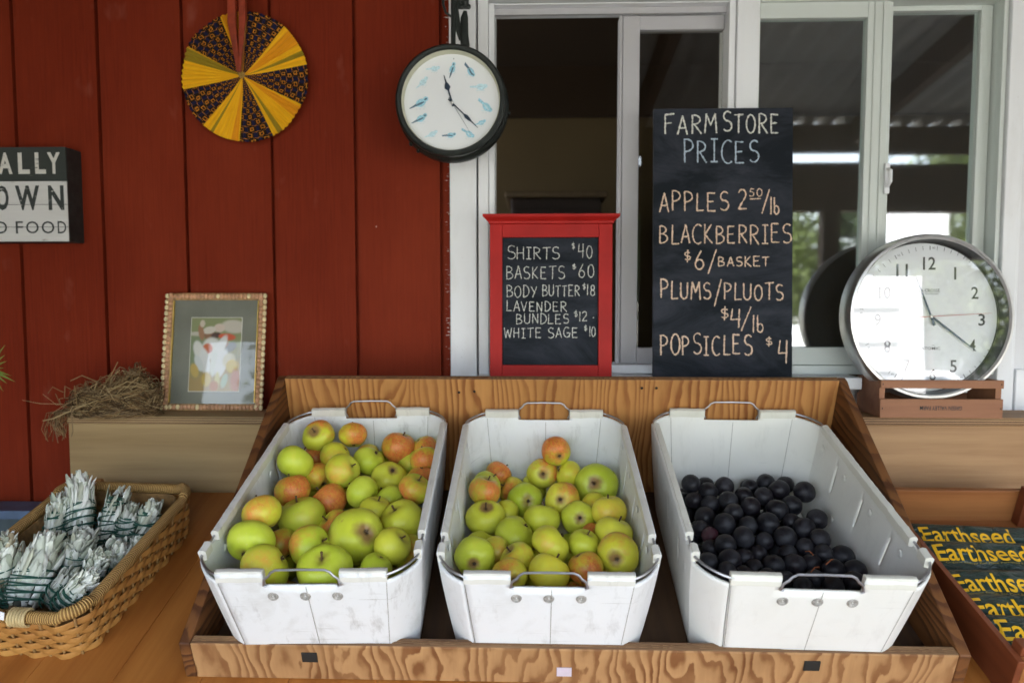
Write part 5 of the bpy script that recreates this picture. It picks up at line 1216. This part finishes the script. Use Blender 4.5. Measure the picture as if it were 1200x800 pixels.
# plaited binding on the front rim
m = MB(); PB = simple('pale_binding_cane', (.52, .40, .20), .5, 0, .2, 60)
for k in range(6):
    x_ = -.013+k*.0052+.045
    m.tube([(x_, -BWY+.013*math.cos(a)*-1-.0006, BH_+.004+.0140*math.sin(a)) for a in [R(-70+25*q) for q in range(10)]], .0022, 6)
m.build('binding', PB, bk, smooth=True)
# inner coiled lining
lin = MB(); lo = rrect(BWX-.016, BWY-.016, .030, 80); vs = []
for z in (.004, BH_+.002):
    for p, nn in lo: vs.append((p[0]*(.93 if z < .01 else 1.0), p[1]*(.95 if z < .01 else 1.0), z))
lin.add(vs, [(i, (i+1) % 80, 80+(i+1) % 80, 80+i) for i in range(80)]+[tuple(range(80))]).build('lining', simple('basket_lining', (.22, .12, .04), .8, 0, .4, 80, .6), bk)

# ------------------------------------------------------------------ sage bundles
n = NT('white_sage_leaf', .85, .15); f = n.noise(n.coord(), 60, 4); vc = n.n('ShaderNodeVertexColor', layer_name='leaf').outputs['Color']
n.color(n.mix(n.math('MULTIPLY', f, .5), vc, (.38, .40, .34))); n.bump(n.noise(n.coord(), 260, 3), .3, .0008); M_SAGE = n.m
M_THR = simple('green_thread', (.012, .070, .048), .6, 0, .2, 100); M_CUT = simple('cut_sage_stalk', (.24, .16, .09), .9, 0, .4, 90)
def leaf(vs, fs, cs, base, dr, nrm, L, w, curl, col, fold=.25):
    side = dr.cross(nrm).normalized(); k0 = len(vs); K = 5
    for i in range(K+1):
        t = i/K; wd = w*max(.18, math.sin(math.pi*min(.93, .12+.81*t))**.6)*(1 if t < .98 else .62); p = base+dr*L*t+nrm*(curl*L*t*t)+side*(L*.10*math.sin(t*3+curl*9)*t)
        for s__ in (-1, 0, 1): vs.append(p+side*wd*s__+nrm*(abs(s__)*wd*fold)); cs.append(tuple(c_*(1 if s__ else .80) for c_ in col))
    for i in range(K):
        for s__ in (0, 1): fs.append((k0+i*3+s__, k0+i*3+s__+1, k0+(i+1)*3+s__+1, k0+(i+1)*3+s__))
def bundle(label, A, B, rad, seed, crown=1., tone=1., wraps=5, dried=.0, body_frac=.68, group='sage bundles in the wicker basket'):
    """A = cut end, B = leafy tip, in table coordinates"""
    a, b = tp(*A), tp(*B); ax = (b-a); L = ax.length; ax.normalize(); M = Matrix.Translation(a) @ orient(ax, Vector((1, 0, 0))).to_4x4()
    t = thing('sage_bundle', label, 'sage bundle', M, group); rs = random.Random(seed); vs = []; fs = []; cs = []
    pal = [(.78, .80, .74), (.58, .62, .53), (.84, .85, .80), (.34, .38, .29), (.70, .72, .63), (.46, .47, .36)]
    pick = lambda: tuple(k*tone for k in (rs.choice(pal) if rs.random() > dried else rs.choice([(.32, .24, .13), (.24, .20, .11), (.40, .33, .20)])))
    LB_ = L*body_frac
    rprof = lambda z: rad*(.66+.34*math.sin(math.pi*min(1, max(0, z/LB_*.8+.15))))
    for k in range(120):                                       # leaves laid along the body
        z0_ = rs.uniform(-.05, .75)*LB_; an = rs.uniform(0, 6.283); r0 = rprof(z0_)*rs.uniform(.80, .98); nrm = Vector((math.cos(an), math.sin(an), 0)); tw = rs.uniform(-.38, .38)
        dr = (Vector((0, 0, 1))+Vector((-math.sin(an), math.cos(an), 0))*tw+nrm*rs.uniform(-.02, .06)).normalized()
        leaf(vs, fs, cs, nrm*r0+Vector((0, 0, z0_)), dr, (nrm-dr*nrm.dot(dr)).normalized(), rs.uniform(.22, .5)*L, rs.uniform(.17, .34)*rad, rs.uniform(-.10, .0), pick(), -.22)
    for k in range(int(80*crown)):                                # the loose crown
        an = rs.uniform(0, 6.283); fl = rs.uniform(.0, .34); nrm0 = Vector((math.cos(an), math.sin(an), 0)); dr = (Vector((0, 0, 1))+nrm0*fl+Vector((rs.uniform(-.22, .22), rs.uniform(-.22, .22), 0))).normalized()
        base = nrm0*rprof(LB_)*rs.uniform(.15, .8)+Vector((0, 0, LB_*rs.uniform(.84, 1.02))); nr = (nrm0-dr*nrm0.dot(dr)).normalized() if (nrm0-dr*nrm0.dot(dr)).length > 1e-3 else Vector((1, 0, 0))
        leaf(vs, fs, cs, base, dr, -nr, rs.uniform(.5, 1.0)*(L-LB_), rs.uniform(.19, .34)*rad, rs.uniform(-.12, .62), pick(), rs.uniform(.1, .8))
    me = bpy.data.meshes.new('leaves'); me.from_pydata(vs, [], fs); me.materials.append(M_SAGE); ca_ = me.color_attributes.new('leaf', 'FLOAT_COLOR', 'POINT')
    for i, cc_ in enumerate(cs): ca_.data[i].color = (*cc_, 1)
    for p in me.polygons: p.use_smooth = True
    lo_ = bpy.data.objects.new('leaves', me); link(lo_, t); s_ = lo_.modifiers.new('thick', 'SOLIDIFY'); s_.thickness = .0007
    MB().lathe([(.001, .0)]+[(rprof(LB_*q/8)*.80, LB_*q/8) for q in range(9)]+[(.001, LB_*1.02)], 16).build('core', simple('sage_core', (.05, .055, .04), .9, 0, .4, 80), t, smooth=True)
    m = MB()
    for sgn, ph_ in ((1, rs.uniform(0, 6)), (-1, rs.uniform(0, 6))):
        pts = []; z = 0
        for q in range(wraps*14+1):
            an = sgn*2*math.pi*q/14+ph_; z = LB_*(.06+.86*q/(wraps*14)); rr = rprof(z)*1.10+.0012; pts.append((rr*math.cos(an), rr*math.sin(an), z+.0045*math.sin(an*1.0+1)))
        m.tube(pts, .0015, 5)
    for zz in (.92, .95):
        m.tube([(rprof(LB_*zz)*1.1*math.cos(R(20*q)), rprof(LB_*zz)*1.1*math.sin(R(20*q)), LB_*zz) for q in range(18)], .0013, 5, closed=True)
    m.build('thread', M_THR, t, smooth=True)
    m = MB()
    for k in range(9):
        an = rs.uniform(0, 6.28); rr = rad*.5*math.sqrt(rs.random()); m.tube([(rr*math.cos(an), rr*math.sin(an), .01), (rr*math.cos(an)*1.1, rr*math.sin(an)*1.1, rs.uniform(-.012, -.004))], rs.uniform(.0014, .0026), 6)
    m.build('cut_stalks', M_CUT, t, smooth=True); return t
def z6(x, y): return x*.2376, 540+y*.2376
def sb(label, tx, ty, bx2, by2, wpx, wt, wb, seed, **k):
    T = on_table(*z6(tx, ty), wt); Bp = on_table(*z6(bx2, by2), wb); dep = 1.2; bundle(label, Bp, T, wpx*.2376/2*1.50/800, seed, **k)
sb('tallest sage bundle standing up at the back of the basket, fat leafy crown', 397, 45, 395, 400, 112, .150, .045, 1, crown=1.5, tone=1.12, wraps=5, body_frac=.60)
sb('upright sage bundle just left of the tallest one', 300, 150, 268, 420, 92, .130, .035, 2, crown=.8, wraps=3)
sb('slim sage bundle bound to its tip, right of the tallest one', 592, 150, 505, 440, 92, .118, .03, 3, crown=.25, wraps=5, body_frac=.93)
sb('greyish sage bundle wedged behind the slim one', 655, 195, 610, 400, 95, .112, .03, 4, crown=.8, tone=.72, wraps=4)
sb('short sage bundle with a clipped white crown, back right of the basket', 762, 185, 690, 395, 100, .108, .03, 5, crown=1., tone=1.1, wraps=3, body_frac=.75)
sb('biggest sage bundle with long curling leaves, front centre of the basket', 262, 335, 105, 715, 150, .128, .035, 6, crown=1.6, tone=1.15, wraps=5, body_frac=.52)
sb('ragged grey sage bundle behind the biggest one', 420, 330, 350, 560, 130, .118, .03, 7, crown=1.5, tone=.82, wraps=3, body_frac=.55)
sb('stubby sage bundle with a tufted top by the right rim', 592, 395, 548, 560, 112, .110, .03, 8, crown=1., tone=.85, wraps=3)
sb('small white sage bundle in front of the stubby one', 500, 450, 440, 600, 90, .112, .035, 9, crown=.9, tone=1.1, wraps=3)
sb('white sage bundle at the front right with its cut end showing', 478, 545, 300, 730, 98, .112, .045, 10, crown=1., tone=1.15, wraps=5, body_frac=.66)
sb('dull grey sage bundle lying between the two front ones', 395, 530, 255, 700, 98, .092, .03, 11, crown=.6, tone=.72, wraps=2)
sb('broad leafed sage bundle at the left edge of the photo', 15, 345, 30, 660, 150, .140, .03, 12, crown=1.3, tone=1.15, wraps=3, body_frac=.5, dried=.15)
sb('dark dried sage bundle low beside the left edge one', 110, 590, 40, 705, 100, .075, .03, 13, crown=.5, tone=.6, wraps=4, dried=.6)
sb('little sage tip poking out at the right rim near the middle', 690, 380, 640, 520, 70, .100, .03, 14, crown=.9, tone=.9, wraps=2)
sb('brownish sage bundle at the bottom of the left front corner', 20, 560, -60, 720, 110, .07, .03, 15, crown=.5, tone=.75, wraps=3, dried=.7)
# a card tag at the front left of the basket rim and a wooden peg block behind the basket
P = on_table(2, 722, .103); tg = bx('price_tag', -.02, .004, -.001, 0, -.006, .010, simple('white_card', (.78, .80, .84), .6), None, 0); tg.matrix_world = TM @ Matrix.Translation(P) @ Matrix.Rotation(R(20), 4, 'Y'); tag(tg, 'tiny white card tag at the front rim of the wicker basket', 'tag')
P = on_table(127, 576, .0); P.y = .475
blk = thing('wooden_rack', 'small orange wooden rack with two pegs behind the wicker basket', 'rack', TM @ Matrix.Translation((P.x-.01, P.y, 0)))
PK = simple('orange_pine', (.46, .22, .07), .5, 0, .2, 30)
bx('base', -.05, .05, -.015, .015, .0006, .012, PK, blk, .001); bx('peg', .018, .036, -.008, .008, .0123, .062, PK, blk, .001); bx('peg', -.006, .010, -.008, .008, .0123, .065, PK, blk, .001); bx('peg', -.034, -.020, -.008, .008, .0123, .062, PK, blk, .001)

# ------------------------------------------------------------------ box of packets
bxm = thing('wooden_packet_box', 'open orange wooden box holding rows of green packets', 'box', TM)
X0, X1, V0, V1, BHT = .668, 1.02, -.02, .448, .080
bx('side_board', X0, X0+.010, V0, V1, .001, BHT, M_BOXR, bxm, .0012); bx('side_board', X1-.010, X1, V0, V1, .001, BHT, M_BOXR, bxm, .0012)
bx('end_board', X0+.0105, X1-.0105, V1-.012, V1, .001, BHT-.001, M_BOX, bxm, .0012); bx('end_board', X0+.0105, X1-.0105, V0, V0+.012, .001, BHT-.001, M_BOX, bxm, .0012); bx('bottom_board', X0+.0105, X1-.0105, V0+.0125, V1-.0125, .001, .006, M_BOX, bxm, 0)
q = on_table(1187, 592, .085)
for xx, vv in ((X1-.0305-.025, V1-.0345), (X0+.0108, V0+.0125)): bx('corner_post', xx, xx+(.045 if vv > .1 else .020), vv, vv+.022, .0062, BHT+.014, M_BOXR, bxm, .002)
PKG = NT('dark_green_foil', .30, .6); f = PKG.noise(PKG.coord(), 30, 4); PKG.color(PKG.mix(f, (.007, .020, .016), (.014, .036, .030))); PKG.bump(PKG.noise(PKG.coord(scale=(1, 2, 1)), 22, 4, .6, .8), .9, .010)
PKY = simple('yellow_print', (.74, .42, .010), .5, 0, .05); PKT = simple('small_gold_print', (.34, .26, .05), .6)
def packet(label, u, v, dx, rz, w, tilt, seed):
    T = on_table(u, v, w); Mx = TM @ Matrix.Translation((T.x+dx, T.y, T.z)) @ Matrix.Rotation(R(rz), 4, 'Z') @ Matrix.Rotation(R(tilt), 4, 'X')
    t = thing('seed_packet', label, 'packet', Mx, 'green packets in the wooden box'); HW, HT = .128, .050; rs = random.Random(seed); ph_ = rs.uniform(0, 6)
    def surf(x, y):
        e = max(0, 1-(x/HW)**6)*max(0, 1-(y/HT)**4); return .011*e**.6+.0016*math.sin(x*55+ph_)*e+.0016*math.sin(y*100+x*40+ph_*2)*e+.0010*math.sin(x*150-y*60+ph_)*e
    nx_, ny_ = 44, 20; vs = []; fs = []
    for s__ in (1, -1):
        for j in range(ny_+1):
            for i in range(nx_+1): x_ = -HW+2*HW*i/nx_; y_ = -HT+2*HT*j/ny_; vs.append((x_, y_, surf(x_, y_) if s__ > 0 else -.4*surf(x_, y_)))
    o_ = (nx_+1)*(ny_+1)
    for j in range(ny_):
        for i in range(nx_): q = j*(nx_+1)+i; fs.append((q, q+1, q+nx_+2, q+nx_+1)); fs.append((o_+q, o_+q+nx_+1, o_+q+nx_+2, o_+q+1))
    MB().add(vs, fs).build('pouch', PKG.m, t, smooth=True)
    def printed(body, x0_, x1_, y0_, y1_, off, nm, mt):
        mb = MB(); fit_text(mb, body, x0_, x1_, y0_, y1_, 0, off)
        bm = bmesh.new(); vv = [bm.verts.new((p[0], p[2], 0)) for p in mb.v]
        for f in mb.f:
            try: bm.faces.new([vv[i] for i in f])
            except ValueError: pass
        for p in bm.verts: p.co.z = surf(p.co.x, p.co.y)+.0008
        me = bpy.data.meshes.new(nm); bm.to_mesh(me); bm.free(); me.materials.append(mt); link(bpy.data.objects.new(nm, me), t)
    printed('Earthseed', -HW+.010, -HW+.178,   .002, .038, .014, 'lettering', PKY)
    printed('Organic Energy Bar Plant Powered Food', -HW+.020, -HW+.172, -.004, .0008, 0, 'small_lettering', PKT)
    MB().add([(HW-.038, .012, surf(HW-.038, .012)+.001), (HW-.012, .012, surf(HW-.012, .012)+.001), (HW-.012, .040, surf(HW-.012, .040)+.001), (HW-.038, .040, surf(HW-.038, .040)+.001)], [(0, 1, 2, 3)]).build('yellow_panel', PKY, t)
for k, (u, v, dx, rz, lab) in enumerate([(1080, 641, .125, -3, 'backmost dark green packet with yellow lettering, in the wooden box'), (1096, 662, .125, -1.5, 'second dark green packet from the back of the wooden box'), (1116, 697, .125, 1, 'middle dark green packet in the wooden box'), (1140, 729, .125, -1, 'second dark green packet from the front of the wooden box'), (1172, 758, .125, -3, 'frontmost dark green packet, its lettering cut off by the photo edge')]):
    packet(lab, u, v, dx, rz, .040+.002*k, 20, k)

# ------------------------------------------------------------------ outside, behind the camera (seen in the panes, and the source of the light)
def tree(x, y, h, r, seed, label, dark=0):
    t = thing('leafy_tree', label, 'tree', Matrix.Translation((x, y, 0)), 'trees across the yard'); rs = random.Random(seed)
    MB().tube([(0, 0, 0), (.1, 0, h*.25), (0, .1, h*.6), (.1, 0, h*.85)], [.22, .17, .1, .03], 10).build('trunk', simple('bark', (.13, .09, .06), .9), t, smooth=True)
    vs = []; fs = []
    for c_ in range(60):
        a, b_ = rs.uniform(0, 6.28), rs.uniform(-.9, 1); rr = r*rs.uniform(.25, .85); cx__, cy__, cz__ = rr*math.cos(a)*math.sqrt(1-b_*b_), rr*math.sin(a)*math.sqrt(1-b_*b_), h*.62+b_*h*.34
        for l_ in range(60):
            p = Vector((cx__+rs.gauss(0, r*.13), cy__+rs.gauss(0, r*.13), cz__+rs.gauss(0, r*.13))); u_ = Vector((rs.gauss(0, 1), rs.gauss(0, 1), rs.gauss(0, 1))).normalized(); w_ = u_.orthogonal().normalized(); s__ = rs.uniform(.05, .11); k = len(vs)
            vs += [p-u_*s__*1.6, p+w_*s__*.7, p+u_*s__*1.6, p-w_*s__*.7]; fs.append((k, k+1, k+2, k+3))
    MB().add(vs, fs).build('crown', simple('yellow_green_foliage', (.085, .115, .03), .6, 0, .4, 1.5) if not dark else simple('green_foliage', (.035, .06, .022), .6, 0, .4, 1.5), t)
for k, (x, y, h, r, dk_) in enumerate([(-7, -19, 6.5, 2.6, 1), (-2, -21, 6, 2.5, 0), (2.6, -18, 4.6, 2.2, 1), (6.2, -17, 4.2, 2.0, 0), (9.6, -18, 4.8, 2.2, 1), (13.5, -20, 6.5, 2.8, 0), (18.5, -23, 6, 2.8, 1)]):
    tree(x, y, h, r, 30+k, ['dark tree farthest left across the yard', 'yellow green tree left of the white truck', 'dark round tree behind the white car', 'yellow green low tree behind the white car', 'dark tree right of the white car', 'tall yellow green tree at the right of the yard', 'dark tree at the far right of the yard'][k], dk_)
# white car
car = thing('white_car', 'white car parked in the yard, mirrored in the window behind the chalkboard', 'car', Matrix.Translation((6.4, -10.5, 0)) @ Matrix.Rotation(R(12), 4, 'Z'))
WP = simple('white_car_paint', (.75, .77, .80), .25, 0, .02); 
prof = [(-2.1, .35), (-2.15, .75), (-1.95, .98), (-1.1, 1.05), (-.55, 1.50), (1.0, 1.52), (1.75, 1.05), (2.1, .95), (2.15, .45), (2.0, .30), (-2.0, .28)]
MB().prism(prof, -.85, .85).build('body', WP, car, bevel=.06)
gp = simple('car_glass', (.03, .035, .04), .1)
for y0_, y1_ in ((-.862, -.855), (.855, .862)): MB().prism([(-.95, 1.06), (-.50, 1.42), (.1, 1.45), (.1, 1.06)], y0_, y1_).build('side_window', gp, car); MB().prism([(.18, 1.06), (.18, 1.45), (.92, 1.43), (1.5, 1.06)], y0_, y1_).build('side_window', gp, car)
for sx in (-1.3, 1.3):
    for sy in (-.80, .80):
        w_ = MB().lathe([(.001, -.1), (.30, -.1), (.33, -.06), (.33, .06), (.30, .1), (.001, .1)], 28, Matrix.Translation((sx, sy, .33)) @ RY).build('wheel', simple('tyre', (.02, .02, .02), .8), car, smooth=True)
# white notice board in the yard, caught in the clock glass
nb = thing('notice_board', 'white notice board on two posts in the yard, mirrored in the steel clock glass', 'notice board', Matrix.Translation((4.15, -6.05, 0)))
bx('panel', -.47, .47, -.02, .02, .95, 2.50, simple('white_panel', (.64, .65, .68), .6, 0, .03), nb, .005)
for sx in (-.42, .42): bx('post', sx-.03, sx+.03, -.08, -.021, 0, 2.45, RW, nb, .005)
for zz, w_ in ((2.10, .30), (1.72, .26), (1.40, .22)): bx('grey_strip', -w_, w_*.7, .0205, .024, zz, zz+.055, simple('grey_strip', (.16, .165, .175), .7), nb, 0)
# ------------------------------------------------------------------ light
SUN_EL, SUN_AZ = R(58), R(20)          # the sun stands behind the house: the porch is in open shade
world = bpy.data.worlds.new('World'); sc.world = world; world.use_nodes = True; wn = world.node_tree
bg = wn.nodes['Background']; sky = wn.nodes.new('ShaderNodeTexSky'); sky.sky_type = 'NISHITA'; sky.sun_disc = False; sky.sun_elevation = SUN_EL; sky.sun_rotation = SUN_AZ; sky.dust_density = 3.0; sky.air_density = 1.0
hs = wn.nodes.new('ShaderNodeHueSaturation'); hs.inputs['Saturation'].default_value = .50
wn.links.new(sky.outputs[0], hs.inputs['Color']); wn.links.new(hs.outputs[0], bg.inputs['Color']); bg.inputs['Strength'].default_value = .15
sd = bpy.data.lights.new('sun', 'SUN'); sd.energy = 4.0; sd.angle = R(.5); sd.color = (1, .95, .87); so = bpy.data.objects.new('sun', sd); link(so)
dirv = Vector((math.sin(SUN_AZ)*math.cos(SUN_EL), math.cos(SUN_AZ)*math.cos(SUN_EL), math.sin(SUN_EL)))
so.rotation_euler = dirv.to_track_quat('Z', 'Y').to_euler()
# ------------------------------------------------------------------ camera
cd = bpy.data.cameras.new('camera'); cam = bpy.data.objects.new('camera', cd); link(cam); sc.camera = cam
cd.sensor_width = 36; cd.lens = 24; cd.clip_end = 2000; cd.clip_start = .02
cam.location = CAM; cam.rotation_euler = (R(90)-PITCH, 0, YAW)
cd.dof.use_dof = True; cd.dof.focus_distance = 1.22; cd.dof.aperture_fstop = 3.2
sc.view_settings.view_transform = 'Standard'; sc.view_settings.look = 'None'; sc.view_settings.gamma = 1; sc.view_settings.exposure = 3.68
sc.render.resolution_x, sc.render.resolution_y = 1024, 682
cy = sc.cycles
cy.use_denoising = True
try: cy.denoiser = 'OPENIMAGEDENOISE'
except Exception: pass
cy.max_bounces = 8; cy.diffuse_bounces = 5; cy.glossy_bounces = 4; cy.transmission_bounces = 4; cy.transparent_max_bounces = 8; cy.caustics_reflective = False; cy.caustics_refractive = False
cy.sample_clamp_indirect = 8
